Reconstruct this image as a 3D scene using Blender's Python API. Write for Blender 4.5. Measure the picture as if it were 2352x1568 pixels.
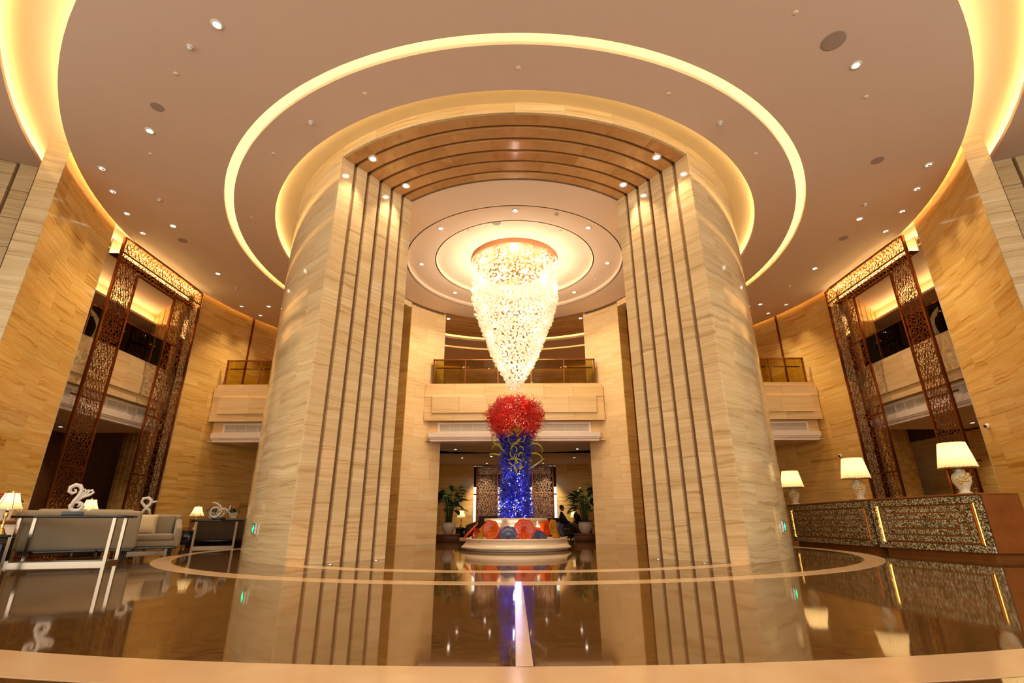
import bpy, bmesh, math, random
from mathutils import Vector, Matrix
for o in list(bpy.data.objects): bpy.data.objects.remove(o, do_unlink=True)
SC = bpy.context.scene
COL = SC.collection
R = math.radians
sin, cos, pi = math.sin, math.cos, math.pi

# ---------------------------------------------------------------- camera
cam = bpy.data.cameras.new('camera'); cam.sensor_width = 36.0; cam.lens = 36.0 * 1148.84 / 2352
cam.clip_start = 0.05; cam.clip_end = 200
co = bpy.data.objects.new('camera', cam); COL.objects.link(co)
PITCH, YAW, ROLL = 0.34758, -0.002906, -0.003786
_f = Vector((sin(YAW) * cos(PITCH), cos(YAW) * cos(PITCH), sin(PITCH)))
_r = Vector((cos(YAW), -sin(YAW), 0)); _u = _r.cross(_f)
_r2 = cos(ROLL) * _r + sin(ROLL) * _u; _u2 = -sin(ROLL) * _r + cos(ROLL) * _u
_m = Matrix((_r2, _u2, -_f)).transposed().to_4x4(); _m.translation = Vector((-0.049, -14.771, 0.687))
co.matrix_world = _m
SC.camera = co

# ---------------------------------------------------------------- world, exposure
W = bpy.data.worlds.new('world'); SC.world = W; W.use_nodes = True
W.node_tree.nodes['Background'].inputs[0].default_value = (1.0, 0.90, 0.74, 1)
W.node_tree.nodes['Background'].inputs[1].default_value = 0.75
SC.view_settings.view_transform = 'Standard'; SC.view_settings.look = 'None'
SC.view_settings.gamma = 1.0; SC.view_settings.use_curve_mapping = False
SC.view_settings.exposure = 1.5
cy = SC.cycles
cy.use_denoising = True; cy.use_adaptive_sampling = True; cy.adaptive_threshold = 0.02
cy.max_bounces = 6; cy.diffuse_bounces = 4; cy.glossy_bounces = 3; cy.transmission_bounces = 4
cy.transparent_max_bounces = 12; cy.caustics_reflective = False; cy.caustics_refractive = False
cy.sample_clamp_indirect = 3.0; cy.use_light_tree = True
K_LED, K_DOWN, K_CHAND = 0.55, 1.75, 0.7

def lamp(name, kind, loc, power, color, parent=None, size=0.05, angle=70, blend=0.6, aim=None):
    l = bpy.data.lights.new(name, kind); l.energy = power; l.color = color
    if kind in ('POINT', 'SPOT'): l.shadow_soft_size = size
    if kind == 'SPOT': l.spot_size = R(angle); l.spot_blend = blend
    o = bpy.data.objects.new(name, l); COL.objects.link(o)
    o.parent = parent; o.location = loc
    if aim is not None: o.rotation_euler = Vector(aim).to_track_quat('-Z', 'Y').to_euler()
    return o

# ---------------------------------------------------------------- materials
MATS = {}
def nt(name):
    m = bpy.data.materials.new(name); m.use_nodes = True; MATS[name] = m
    return m, m.node_tree, m.node_tree.nodes['Principled BSDF']
def plain(name, col, rough=0.5, metal=0.0, spec=0.5, noise=0.0, nscale=20, bump=0.0, emit=None, es=0, sheen=0, trans=0, coat=0):
    m, t, b = nt(name)
    b.inputs['Base Color'].default_value = (*col, 1); b.inputs['Roughness'].default_value = rough
    b.inputs['Metallic'].default_value = metal; b.inputs['Specular IOR Level'].default_value = spec
    b.inputs['Sheen Weight'].default_value = sheen; b.inputs['Transmission Weight'].default_value = trans
    b.inputs['Coat Weight'].default_value = coat
    if emit: b.inputs['Emission Color'].default_value = (*emit, 1); b.inputs['Emission Strength'].default_value = es
    if noise or bump:
        tc = t.nodes.new('ShaderNodeNewGeometry'); n = t.nodes.new('ShaderNodeTexNoise')
        n.inputs['Scale'].default_value = nscale; n.inputs['Detail'].default_value = 4
        t.links.new(tc.outputs['Position'], n.inputs['Vector'])
        if noise:
            r = t.nodes.new('ShaderNodeMix'); r.data_type = 'RGBA'
            r.inputs[6].default_value = (*[c * (1 - noise) for c in col], 1); r.inputs[7].default_value = (*[min(1, c * (1 + noise)) for c in col], 1)
            t.links.new(n.outputs['Fac'], r.inputs[0]); t.links.new(r.outputs[2], b.inputs['Base Color'])
        if bump:
            bp = t.nodes.new('ShaderNodeBump'); bp.inputs['Strength'].default_value = bump; bp.inputs['Distance'].default_value = 0.01
            t.links.new(n.outputs['Fac'], bp.inputs['Height']); t.links.new(bp.outputs[0], b.inputs['Normal'])
    return m
def glow(name, col, s):
    m, t, b = nt(name); t.nodes.remove(b); e = t.nodes.new('ShaderNodeEmission')
    e.inputs[0].default_value = (*col, 1); e.inputs[1].default_value = s
    t.links.new(e.outputs[0], t.nodes['Material Output'].inputs[0]); return m
def stone(name, dark, mid, light, rough=0.12, vary=0.07, zs=5.0, tilt=0.0, spec=0.5):
    """travertine: wavy near-horizontal veins, shifted slab by slab"""
    m, t, b = nt(name); N = t.nodes.new; L = t.links.new
    g = N('ShaderNodeNewGeometry'); oi = N('ShaderNodeObjectInfo')
    sc = N('ShaderNodeVectorMath'); sc.operation = 'SCALE'; sc.inputs[0].default_value = (5, 7, 3); L(oi.outputs['Random'], sc.inputs['Scale'])
    ad = N('ShaderNodeVectorMath'); ad.operation = 'ADD'; L(g.outputs['Position'], ad.inputs[0]); L(sc.outputs[0], ad.inputs[1])
    # slow wave that bends the layers
    nw = N('ShaderNodeTexNoise'); nw.inputs['Scale'].default_value = 1.6; nw.inputs['Detail'].default_value = 2; L(ad.outputs[0], nw.inputs['Vector'])
    ws = N('ShaderNodeVectorMath'); ws.operation = 'SCALE'; ws.inputs[0].default_value = (0, 0, 0.16); L(nw.outputs['Fac'], ws.inputs['Scale'])
    a2 = N('ShaderNodeVectorMath'); a2.operation = 'ADD'; L(ad.outputs[0], a2.inputs[0]); L(ws.outputs[0], a2.inputs[1])
    fac = None
    for zz, xx, det, wgt in ((zs, 0.25, 5, 0.5), (zs * 5, 0.5, 7, 0.5)):
        mp = N('ShaderNodeMapping'); mp.inputs['Scale'].default_value = (xx, xx, zz); mp.inputs['Rotation'].default_value = (0, tilt, 0); L(a2.outputs[0], mp.inputs[0])
        n1 = N('ShaderNodeTexNoise'); n1.inputs['Scale'].default_value = 1.0; n1.inputs['Detail'].default_value = det; n1.inputs['Roughness'].default_value = 0.6; n1.inputs['Distortion'].default_value = 0.4; L(mp.outputs[0], n1.inputs['Vector'])
        ml = N('ShaderNodeMath'); ml.operation = 'MULTIPLY_ADD'; ml.inputs[1].default_value = wgt; L(n1.outputs['Fac'], ml.inputs[0])
        if fac: L(fac, ml.inputs[2])
        else: ml.inputs[2].default_value = 0.0
        fac = ml.outputs[0]
    r = N('ShaderNodeValToRGB'); e = r.color_ramp.elements
    e[0].position = 0.36; e[0].color = (*dark, 1); e[1].position = 0.64; e[1].color = (*light, 1)
    x = e.new(0.45); x.color = (*mid, 1)
    x = e.new(0.56); x.color = (*[0.5 * (p + q) for p, q in zip(mid, light)], 1)
    L(fac, r.inputs[0])
    mr = N('ShaderNodeMapRange'); mr.inputs[3].default_value = 1 - vary; mr.inputs[4].default_value = 1 + vary * 0.6; L(oi.outputs['Random'], mr.inputs[0])
    mu = N('ShaderNodeVectorMath'); mu.operation = 'SCALE'; L(r.outputs[0], mu.inputs[0]); L(mr.outputs[0], mu.inputs['Scale'])
    L(mu.outputs[0], b.inputs['Base Color']); b.inputs['Roughness'].default_value = rough; b.inputs['Specular IOR Level'].default_value = spec
    return m
def glassy(name, col, alpha, rough=0.0, ior=1.45):
    m, t, b = nt(name); t.nodes.remove(b); N = t.nodes.new; L = t.links.new
    tr = N('ShaderNodeBsdfTransparent'); tr.inputs[0].default_value = (*col, 1)
    gl = N('ShaderNodeBsdfGlossy'); gl.inputs['Roughness'].default_value = rough
    fr = N('ShaderNodeFresnel'); fr.inputs[0].default_value = ior
    mx = N('ShaderNodeMixShader'); L(fr.outputs[0], mx.inputs[0]); L(tr.outputs[0], mx.inputs[1]); L(gl.outputs[0], mx.inputs[2])
    L(mx.outputs[0], t.nodes['Material Output'].inputs[0]); return m
def artglass(name, col, tl=0.45, gloss=0.25, tcol=None, clear=0.0):
    """coloured blown glass: tinted diffuse + light passing through + shiny skin"""
    m, t, b = nt(name); t.nodes.remove(b); N = t.nodes.new; L = t.links.new
    d = N('ShaderNodeBsdfDiffuse'); d.inputs[0].default_value = (*col, 1)
    tr = N('ShaderNodeBsdfTranslucent'); tr.inputs[0].default_value = (*(tcol or col), 1)
    gl = N('ShaderNodeBsdfGlossy'); gl.inputs['Roughness'].default_value = 0.08
    a = N('ShaderNodeMixShader'); a.inputs[0].default_value = tl; L(d.outputs[0], a.inputs[1]); L(tr.outputs[0], a.inputs[2])
    c = N('ShaderNodeMixShader'); c.inputs[0].default_value = gloss; L(a.outputs[0], c.inputs[1]); L(gl.outputs[0], c.inputs[2])
    if clear:
        tp = N('ShaderNodeBsdfTransparent'); q = N('ShaderNodeMixShader'); q.inputs[0].default_value = clear; L(c.outputs[0], q.inputs[1]); L(tp.outputs[0], q.inputs[2]); c = q
    L(c.outputs[0], t.nodes['Material Output'].inputs[0]); return m

stone('wall_stone', (0.50, 0.235, 0.04), (0.78, 0.44, 0.11), (0.95, 0.68, 0.25), vary=0.07)
stone('daylit_drum_stone', (0.44, 0.31, 0.15), (0.64, 0.49, 0.27), (0.82, 0.70, 0.46), vary=0.05)  # greyer than the wall stone: entrance daylight is put into the colour
stone('reveal_stone', (0.50, 0.32, 0.14), (0.72, 0.52, 0.27), (0.88, 0.72, 0.46))
stone('shaded_soffit_stone', (0.46, 0.22, 0.07), (0.62, 0.33, 0.12), (0.78, 0.47, 0.21))  # darker copy of the band stone, dimmer light under the portal is coloured in
stone('inner_stone', (0.74, 0.46, 0.19), (0.88, 0.62, 0.31), (0.96, 0.76, 0.46), zs=4)
stone('planter_stone', (0.62, 0.47, 0.31), (0.78, 0.63, 0.45), (0.88, 0.76, 0.60), zs=3, vary=0.03, rough=0.2)
stone('band_stone', (0.60, 0.37, 0.18), (0.70, 0.46, 0.25), (0.80, 0.58, 0.35), zs=2, vary=0.03, rough=0.16, spec=0.25)
plain('groove', (0.30, 0.17, 0.07), 0.6, noise=0.1)
plain('backing', (0.20, 0.10, 0.04), 0.6, noise=0.1)
plain('bronze_backing', (0.22, 0.08, 0.025), 0.35, 0.7, noise=0.2)
plain('ceiling_paint', (0.80, 0.62, 0.50), 0.9, noise=0.02, nscale=3)
plain('cove_paint', (0.90, 0.78, 0.52), 0.9, noise=0.02)
plain('inner_ceiling_paint', (0.92, 0.72, 0.56), 0.9, noise=0.02)
plain('white_trim', (0.92, 0.78, 0.68), 0.45, noise=0.02)
plain('white_metal', (0.85, 0.80, 0.74), 0.4, noise=0.02)
plain('bronze', (0.30, 0.09, 0.02), 0.22, 0.85, noise=0.25, nscale=6)
plain('lattice_bronze', (0.33, 0.11, 0.03), 0.25, 0.85, noise=0.2, nscale=6)
plain('rail_bronze', (0.45, 0.18, 0.08), 0.2, 0.9, noise=0.1)
plain('dark_wood', (0.14, 0.052, 0.018), 0.4, spec=0.25, noise=0.4, nscale=5)
plain('desk_wood', (0.27, 0.085, 0.018), 0.35, spec=0.2, noise=0.35, nscale=4)
plain('black_lacquer', (0.012, 0.012, 0.016), 0.06, noise=0.1)
plain('steel', (0.55, 0.47, 0.38), 0.22, 1.0, noise=0.03)
plain('sofa_cloth', (0.31, 0.25, 0.17), 0.95, noise=0.25, nscale=150, bump=0.3, sheen=0.3)
plain('dark_cloth', (0.12, 0.08, 0.05), 0.95, noise=0.25, nscale=120, bump=0.3)
plain('pillow_cloth', (0.62, 0.50, 0.32), 0.9, noise=0.15, nscale=80, bump=0.5)
plain('white_ceramic', (0.80, 0.74, 0.66), 0.25, noise=0.03)
plain('grey_block', (0.09, 0.10, 0.12), 0.3, noise=0.1)
plain('copper', (0.62, 0.30, 0.16), 0.3, 0.8)
plain('daylit_bronze', (0.80, 0.52, 0.36), 0.3, 0.8, noise=0.2)  # lighter copy of the lattice metal, daylight on the scrolls put into its colour
plain('dark_chrome', (0.22, 0.15, 0.10), 0.25, 0.9)
plain('brass', (0.75, 0.50, 0.18), 0.2, 1.0, noise=0.1)
plain('vase_glaze', (0.78, 0.72, 0.52), 0.2, noise=0.05)
plain('gold_relief', (0.80, 0.55, 0.20), 0.3, 0.4, noise=0.2)
plain('pot_glaze', (0.72, 0.62, 0.50), 0.25, noise=0.08, nscale=12)
plain('leaf', (0.07, 0.19, 0.03), 0.35, noise=0.5, nscale=8)
plain('leaf_dark', (0.03, 0.09, 0.02), 0.4, noise=0.4, nscale=8)
plain('stalk', (0.09, 0.12, 0.04), 0.5, noise=0.4)
plain('petal_red', (0.50, 0.015, 0.02), 0.6, noise=0.3)
plain('petal_orange', (0.65, 0.13, 0.04), 0.6, noise=0.3)
plain('petal_white', (0.75, 0.72, 0.50), 0.6, noise=0.2)
plain('suit', (0.010, 0.009, 0.012), 0.8, noise=0.2)
plain('skin', (0.42, 0.22, 0.13), 0.5, noise=0.08)
plain('hair', (0.012, 0.008, 0.006), 0.6, noise=0.3, nscale=60)
plain('speaker_grille', (0.42, 0.31, 0.25), 0.9, noise=0.1, nscale=200)
plain('black_glass', (0.01, 0.01, 0.01), 0.05)
plain('sign_case', (0.70, 0.70, 0.68), 0.3, 0.6)
glow('led', (1.0, 0.70, 0.32), 20.0 * K_LED)
glow('led_soft', (1.0, 0.70, 0.30), 24.0 * K_LED)
glow('led_wide', (1.0, 0.66, 0.26), 26.0 * K_LED)
glow('lamp_disc', (1.0, 0.86, 0.68), 14.0)
glow('lamp_disc_dim', (1.0, 0.82, 0.62), 1.6)
glow('bulb', (1.0, 0.88, 0.64), 20.0 * K_CHAND)
glow('lamp_bulb', (1.0, 0.80, 0.5), 5.0)
glow('sign_green', (0.04, 0.9, 0.25), 1.3)
glow('desk_light', (1.0, 0.55, 0.10), 1.3)
glow('uplight_disc', (1.0, 0.9, 0.75), 12.0)
glassy('rail_glass', (0.74, 0.66, 0.30), 1)
glassy('window_glass', (0.85, 0.92, 0.95), 1)
artglass('shade', (0.95, 0.82, 0.55), 0.6, 0.02)
artglass('crystal', (1.0, 0.95, 0.84), 0.6, 0.22, (1.0, 0.93, 0.78), clear=0.38)
artglass('glass_red', (0.75, 0.025, 0.008), 0.45, 0.10)
artglass('glass_blue', (0.025, 0.03, 0.62), 0.45, 0.13)
artglass('glass_yellow', (0.66, 0.58, 0.03), 0.45, 0.10)
artglass('glass_orange', (0.90, 0.13, 0.002), 0.45, 0.05)
artglass('glass_amber', (0.85, 0.42, 0.07), 0.5, 0.10)
artglass('glass_navy', (0.07, 0.08, 0.28), 0.4, 0.12)
# polished floor: dark brown granite
m, t, b = nt('floor_granite'); N = t.nodes.new; L = t.links.new
g = N('ShaderNodeNewGeometry'); n = N('ShaderNodeTexNoise'); n.inputs['Scale'].default_value = 9; n.inputs['Detail'].default_value = 9; n.inputs['Roughness'].default_value = 0.75
mp = N('ShaderNodeMapping'); mp.inputs['Scale'].default_value = (1.0, 3.0, 1); L(g.outputs['Position'], mp.inputs[0]); L(mp.outputs[0], n.inputs['Vector'])
r = N('ShaderNodeValToRGB'); r.color_ramp.elements[0].position = 0.35; r.color_ramp.elements[0].color = (0.055, 0.025, 0.007, 1); r.color_ramp.elements[1].position = 0.75; r.color_ramp.elements[1].color = (0.26, 0.125, 0.035, 1)
L(n.outputs['Fac'], r.inputs[0]); L(r.outputs[0], b.inputs['Base Color'])
b.inputs['Roughness'].default_value = 0.045; b.inputs['IOR'].default_value = 1.9; b.inputs['Specular Tint'].default_value = (1.0, 0.86, 0.66, 1)
n2 = N('ShaderNodeTexNoise'); n2.inputs['Scale'].default_value = 1.3; n2.inputs['Detail'].default_value = 2; L(g.outputs['Position'], n2.inputs['Vector'])
bp = N('ShaderNodeBump'); bp.inputs['Strength'].default_value = 0.25; bp.inputs['Distance'].default_value = 0.004; L(n2.outputs['Fac'], bp.inputs['Height']); L(bp.outputs[0], b.inputs['Normal'])
# mosaic on the reception desks: small glittering chips
m, t, b = nt('mosaic'); N = t.nodes.new; L = t.links.new
g = N('ShaderNodeNewGeometry'); v = N('ShaderNodeTexVoronoi'); v.inputs['Scale'].default_value = 46; L(g.outputs['Position'], v.inputs['Vector'])
r = N('ShaderNodeValToRGB'); r.color_ramp.interpolation = 'CONSTANT'; e = r.color_ramp.elements
e[0].color = (0.05, 0.035, 0.012, 1); e[1].position = 0.28; e[1].color = (0.24, 0.19, 0.08, 1)
x = e.new(0.5); x.color = (0.62, 0.54, 0.36, 1); x = e.new(0.66); x.color = (0.18, 0.16, 0.06, 1); x = e.new(0.80); x.color = (0.85, 0.78, 0.62, 1)
sp = N('ShaderNodeSeparateColor'); L(v.outputs['Color'], sp.inputs[0]); L(sp.outputs[0], r.inputs[0]); L(r.outputs[0], b.inputs['Base Color'])
b.inputs['Roughness'].default_value = 0.25; b.inputs['Metallic'].default_value = 0.2

# ---------------------------------------------------------------- mesh helpers
class M:
    def __init__(s): s.v = []; s.f = []; s.sm = []
    def add(s, vs, fs, smooth=False):
        o = len(s.v); s.v += [tuple(p) for p in vs]; s.f += [tuple(i + o for i in f) for f in fs]; s.sm += [smooth] * len(fs); return s
    def box(s, x0, x1, y0, y1, z0, z1, mat=None):
        p = [(x, y, z) for z in (z0, z1) for y in (y0, y1) for x in (x0, x1)]
        if mat is not None: p = [tuple(mat @ Vector(q)) for q in p]
        return s.add(p, [(0, 2, 3, 1), (4, 5, 7, 6), (0, 1, 5, 4), (2, 6, 7, 3), (0, 4, 6, 2), (1, 3, 7, 5)])
    def rbox(s, x0, x1, y0, y1, z0, z1, b=0.02, mat=None, seg=3):
        """box with rounded edges and corners"""
        cx, cyy, cz = (x0 + x1) / 2, (y0 + y1) / 2, (z0 + z1) / 2; hx, hy, hz = (x1 - x0) / 2, (y1 - y0) / 2, (z1 - z0) / 2
        b = min(b, hx * .98, hy * .98, hz * .98); n = seg
        prof = [R(-90 + 90 * i / n) for i in range(n + 1)] + [R(90 * i / n) for i in range(n + 1)]
        ring = []
        for q in range(4):
            for i in range(n + 1): ring.append((q, R(q * 90 + 90 * i / n)))
        rows = []
        for k, ph in enumerate(prof):
            zc = -(hz - b) if k <= n else hz - b; row = []
            for q, a in ring:
                sx = 1 if q in (0, 3) else -1; sy = 1 if q in (0, 1) else -1
                row.append((cx + sx * (hx - b) + b * cos(ph) * cos(a), cyy + sy * (hy - b) + b * cos(ph) * sin(a), cz + zc + b * sin(ph)))
            rows.append(row)
        m = len(ring); vs = [p for r_ in rows for p in r_]
        if mat is not None: vs = [tuple(mat @ Vector(p)) for p in vs]
        fs = [(k * m + i, k * m + (i + 1) % m, (k + 1) * m + (i + 1) % m, (k + 1) * m + i) for k in range(len(rows) - 1) for i in range(m)]
        fs += [tuple(reversed(range(m))), tuple(range((len(rows) - 1) * m, len(rows) * m))]
        return s.add(vs, fs, True)
    def lathe(s, prof, n=32, c=(0, 0), smooth=True, wob=None, mat=None):
        vs = []
        for k, (r, z) in enumerate(prof):
            for i in range(n):
                a = 2 * pi * i / n; rr = r * (wob(a, k) if wob else 1)
                vs.append((c[0] + rr * cos(a), c[1] + rr * sin(a), z))
        if mat is not None: vs = [tuple(mat @ Vector(p)) for p in vs]
        fs = [(k * n + i, k * n + (i + 1) % n, (k + 1) * n + (i + 1) % n, (k + 1) * n + i) for k in range(len(prof) - 1) for i in range(n)]
        if len(prof) == 2: return s.add(vs, fs, smooth)
        if prof[0][0] > 1e-5: fs.append(tuple(reversed(range(n))))
        if prof[-1][0] > 1e-5: fs.append(tuple(range((len(prof) - 1) * n, len(prof) * n)))
        return s.add(vs, fs, smooth)
    def tube(s, pts, rad, n=8, smooth=True, cap=True):
        pts = [Vector(p) for p in pts]; rs = rad if isinstance(rad, (list, tuple)) else [rad] * len(pts)
        vs = []; up = None
        for i, p in enumerate(pts):
            d = (pts[min(i + 1, len(pts) - 1)] - pts[max(i - 1, 0)]).normalized()
            if up is None: up = d.orthogonal().normalized()
            up = (up - d * up.dot(d)); up = up.normalized() if up.length > 1e-6 else d.orthogonal().normalized()
            w = d.cross(up)
            for j in range(n):
                a = 2 * pi * j / n; vs.append(tuple(p + (up * cos(a) + w * sin(a)) * rs[i]))
        fs = [(k * n + i, k * n + (i + 1) % n, (k + 1) * n + (i + 1) % n, (k + 1) * n + i) for k in range(len(pts) - 1) for i in range(n)]
        if cap: fs += [tuple(reversed(range(n))), tuple(range((len(pts) - 1) * n, len(pts) * n))]
        return s.add(vs, fs, smooth)
    def arc(s, r0, r1, a0, a1, z0, z1, n=8):
        """solid piece of a ring; a = degrees from the camera side, positive to the right"""
        vs = []
        for i in range(n + 1):
            a = R(a0 + (a1 - a0) * i / n)
            for r in (r0, r1):
                for z in (z0, z1): vs.append((r * sin(a), -r * cos(a), z))
        o = len(s.v); full = abs(a1 - a0) > 359.9
        for i in range(n):
            k = 4 * i; q = k + 4
            s.add([], []); 
            fs = [(k, q, q + 1, k + 1), (k + 2, k + 3, q + 3, q + 2), (k, k + 2, q + 2, q), (k + 1, q + 1, q + 3, k + 3)]
            if i == 0 and not full: fs.append((0, 1, 3, 2))
            if i == n - 1 and not full: fs.append((q, q + 2, q + 3, q + 1))
            s.f += [tuple(j + o for j in f) for f in fs]; s.sm += [False] * len(fs)
        s.v += vs; s.radial = True
        return s
    def mesh(s, name, mat):
        me = bpy.data.meshes.new(name); me.from_pydata(s.v, [], s.f)
        me.polygons.foreach_set('use_smooth', s.sm)
        mt = MATS[mat]; me.materials.append(mt)
        if getattr(s, 'radial', False):
            # true cylinder normals on the curved faces so that polished stone reflects without facets
            me.polygons.foreach_set('use_smooth', [True] * len(me.polygons)); nl = []
            for p in me.polygons:
                nn = p.normal
                for li in p.loop_indices:
                    v = me.vertices[me.loops[li].vertex_index].co
                    rad = Vector((v.x, v.y, 0)).normalized(); d = nn.dot(rad)
                    nl.append(tuple(rad * (1 if d > 0 else -1)) if abs(d) > 0.9 else tuple(nn))
            me.normals_split_custom_set(nl)
        me.update(); return me
    def build(s, name, mat, parent=None, **kw):
        return link(name, s.mesh(name, mat), parent, **kw)
def link(name, me, parent=None, loc=(0, 0, 0), rz=0, kind=None):
    o = bpy.data.objects.new(name, me); COL.objects.link(o); o.parent = parent; o.location = loc; o.rotation_euler = (0, 0, rz)
    if kind: o['kind'] = kind
    return o
def tag(o, label, cat, group=None):
    o['label'] = label; o['category'] = cat
    if group: o['group'] = group
    return o
def thing(name, label, cat, loc=(0, 0, 0), rz=0, group=None):
    o = bpy.data.objects.new(name, None); COL.objects.link(o); o.location = loc; o.rotation_euler = (0, 0, rz); o.empty_display_size = 0.1
    return tag(o, label, cat, group)
def struct(name, parent=None):
    o = bpy.data.objects.new(name, None); COL.objects.link(o); o['kind'] = 'structure'; o.empty_display_size = 0.1; o.parent = parent; return o
def copy_tree(o, parent=None):
    c = o.copy(); COL.objects.link(c); c.parent = parent
    for ch in o.children: copy_tree(ch, c)
    return c
def pol(r, a, z=0): return (r * sin(R(a)), -r * cos(R(a)), z)

def slabs(parent, r_face, a0, a1, z0, z1, mat, w=1.2, h=0.6, t=0.05, inner=False, gap=0.003, brick=True, rows=None):
    """stone slabs laid on a curved wall: every slab is a part; equal ones share their mesh"""
    rr = (r_face - t, r_face) if not inner else (r_face, r_face + t)
    nrow = rows or max(1, round((z1 - z0) / h)); hh = (z1 - z0) / nrow
    span = a1 - a0; ncol = max(1, round(R(abs(span)) * r_face / w)); dw = span / ncol; ga = math.degrees(gap / r_face)
    cache = {}
    for k in range(nrow):
        cuts = [0.0] + [i + (0.5 if (brick and k % 2) else 0) for i in range(0 if (brick and k % 2) else 1, ncol)] + [float(ncol)]
        cuts = sorted(set(cuts))
        for i in range(len(cuts) - 1):
            u0, u1 = cuts[i], cuts[i + 1]; wd = round(u1 - u0, 3)
            if wd not in cache:
                m_ = M().arc(rr[0], rr[1], ga / 2, wd * abs(dw) - ga / 2, gap / 2, hh - gap / 2, max(2, int(6 * wd)))
                cache[wd] = m_.mesh('stone_slab', mat)
            link('stone_slab', cache[wd], parent, (0, 0, z0 + k * hh), R(a0 + min(u0 * dw, u1 * dw) if span > 0 else a0 + u1 * dw))
def flat_slabs(parent, p0, p1, z0, z1, mat, w=1.2, h=0.6, t=0.04, rows=None, cols=None, name='stone_slab', gap=0.005):
    """slabs on a flat upright face from p0 to p1 (face looks to the right of that direction)"""
    p0 = Vector(p0); p1 = Vector(p1); d = (p1 - p0); Ln = d.length; rz = math.atan2(d.y, d.x)
    nr = rows or max(1, round((z1 - z0) / h)); nc = cols or max(1, round(Ln / w)); hh = (z1 - z0) / nr; ww = Ln / nc
    me = M().box(gap / 2, ww - gap / 2, 0, t, gap / 2, hh - gap / 2).mesh(name, mat)
    for k in range(nr):
        for i in range(nc):
            q = p0 + d * (i / nc); link(name, me, parent, (q.x, q.y, z0 + k * hh), rz)

ZC = 8.63
# ---------------------------------------------------------------- floor
fl = M(); n = 96
fl.add([(0, 0, 0)] + [(21 * cos(2 * pi * i / n), 21 * sin(2 * pi * i / n), 0) for i in range(n)], [(0, i + 1, (i + 1) % n + 1) for i in range(n)])
floor = fl.build('floor', 'floor_granite', kind='structure')
for r0, r1, a0, a1 in ((6.40, 6.74, -36, 36), (7.93, 8.27, -180, 180), (11.83, 12.24, -66, 66)):
    M().arc(r0, r1, a0, a1, -0.02, 0.003, 96).build('stone_inlay', 'band_stone', floor)
M().box(-0.045, 0.045, -11.84, -8.26, -0.02, 0.003).build('stone_inlay', 'band_stone', floor)
for s in (-1, 1):
    M().arc(6.75, 7.93, s * 25.4 - 0.06, s * 25.4 + 0.06, -0.02, 0.003, 1).build('stone_inlay', 'band_stone', floor)

# ---------------------------------------------------------------- ceilings and coves
ceiling = M().arc(8.47, 11.52, -180, 180, ZC, ZC + 0.09, 160).build('ceiling', 'ceiling_paint', kind='structure')
M().arc(7.26, 8.25, -180, 180, ZC, ZC + 0.09, 160).build('ceiling_ring', 'ceiling_paint', ceiling)
M().arc(4.4, 7.75, -180, 180, 8.87, 8.93, 160).build('cove_ceiling', 'cove_paint', ceiling)
M().arc(7.75, 13.2, -180, 180, 9.02, 9.1, 160).build('cove_ceiling', 'cove_paint', ceiling)
M().arc(7.75, 7.8, -180, 180, 8.7, 9.03, 96).build('cove_divider', 'cove_paint', ceiling)
outer = M().arc(12.36, 22, -180, 180, 8.75, 8.84, 120).build('outer_ceiling', 'ceiling_paint', ceiling)
# real light strips lying on the ledges
for r0, r1, z in ((7.38, 7.41, ZC + 0.095), (8.14, 8.17, ZC + 0.1), (8.56, 8.59, ZC + 0.1), (11.36, 11.40, ZC + 0.1), (12.50, 12.54, 8.85)):
    M().arc(r0, r1, -180, 180, z, z + 0.012, 120).build('light_strip', 'led', ceiling)
# inner ceiling above the chandelier, stepped upwards
innc = M().arc(3.50, 4.64, -180, 180, 8.60, 8.68, 96).build('ceiling_inner', 'inner_ceiling_paint', kind='structure')
M().arc(3.50, 3.53, -180, 180, 8.60, 8.80, 96).build('ceiling_edge', 'inner_ceiling_paint', innc)
M().arc(2.58, 3.60, -180, 180, 8.75, 8.80, 96).build('ceiling_ring', 'inner_ceiling_paint', innc)
M().arc(2.58, 2.61, -180, 180, 8.75, 8.95, 96).build('ceiling_edge', 'inner_ceiling_paint', innc)
M().arc(0.01, 2.65, -180, 180, 8.90, 8.96, 64).build('ceiling_disc', 'inner_ceiling_paint', innc)
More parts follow.
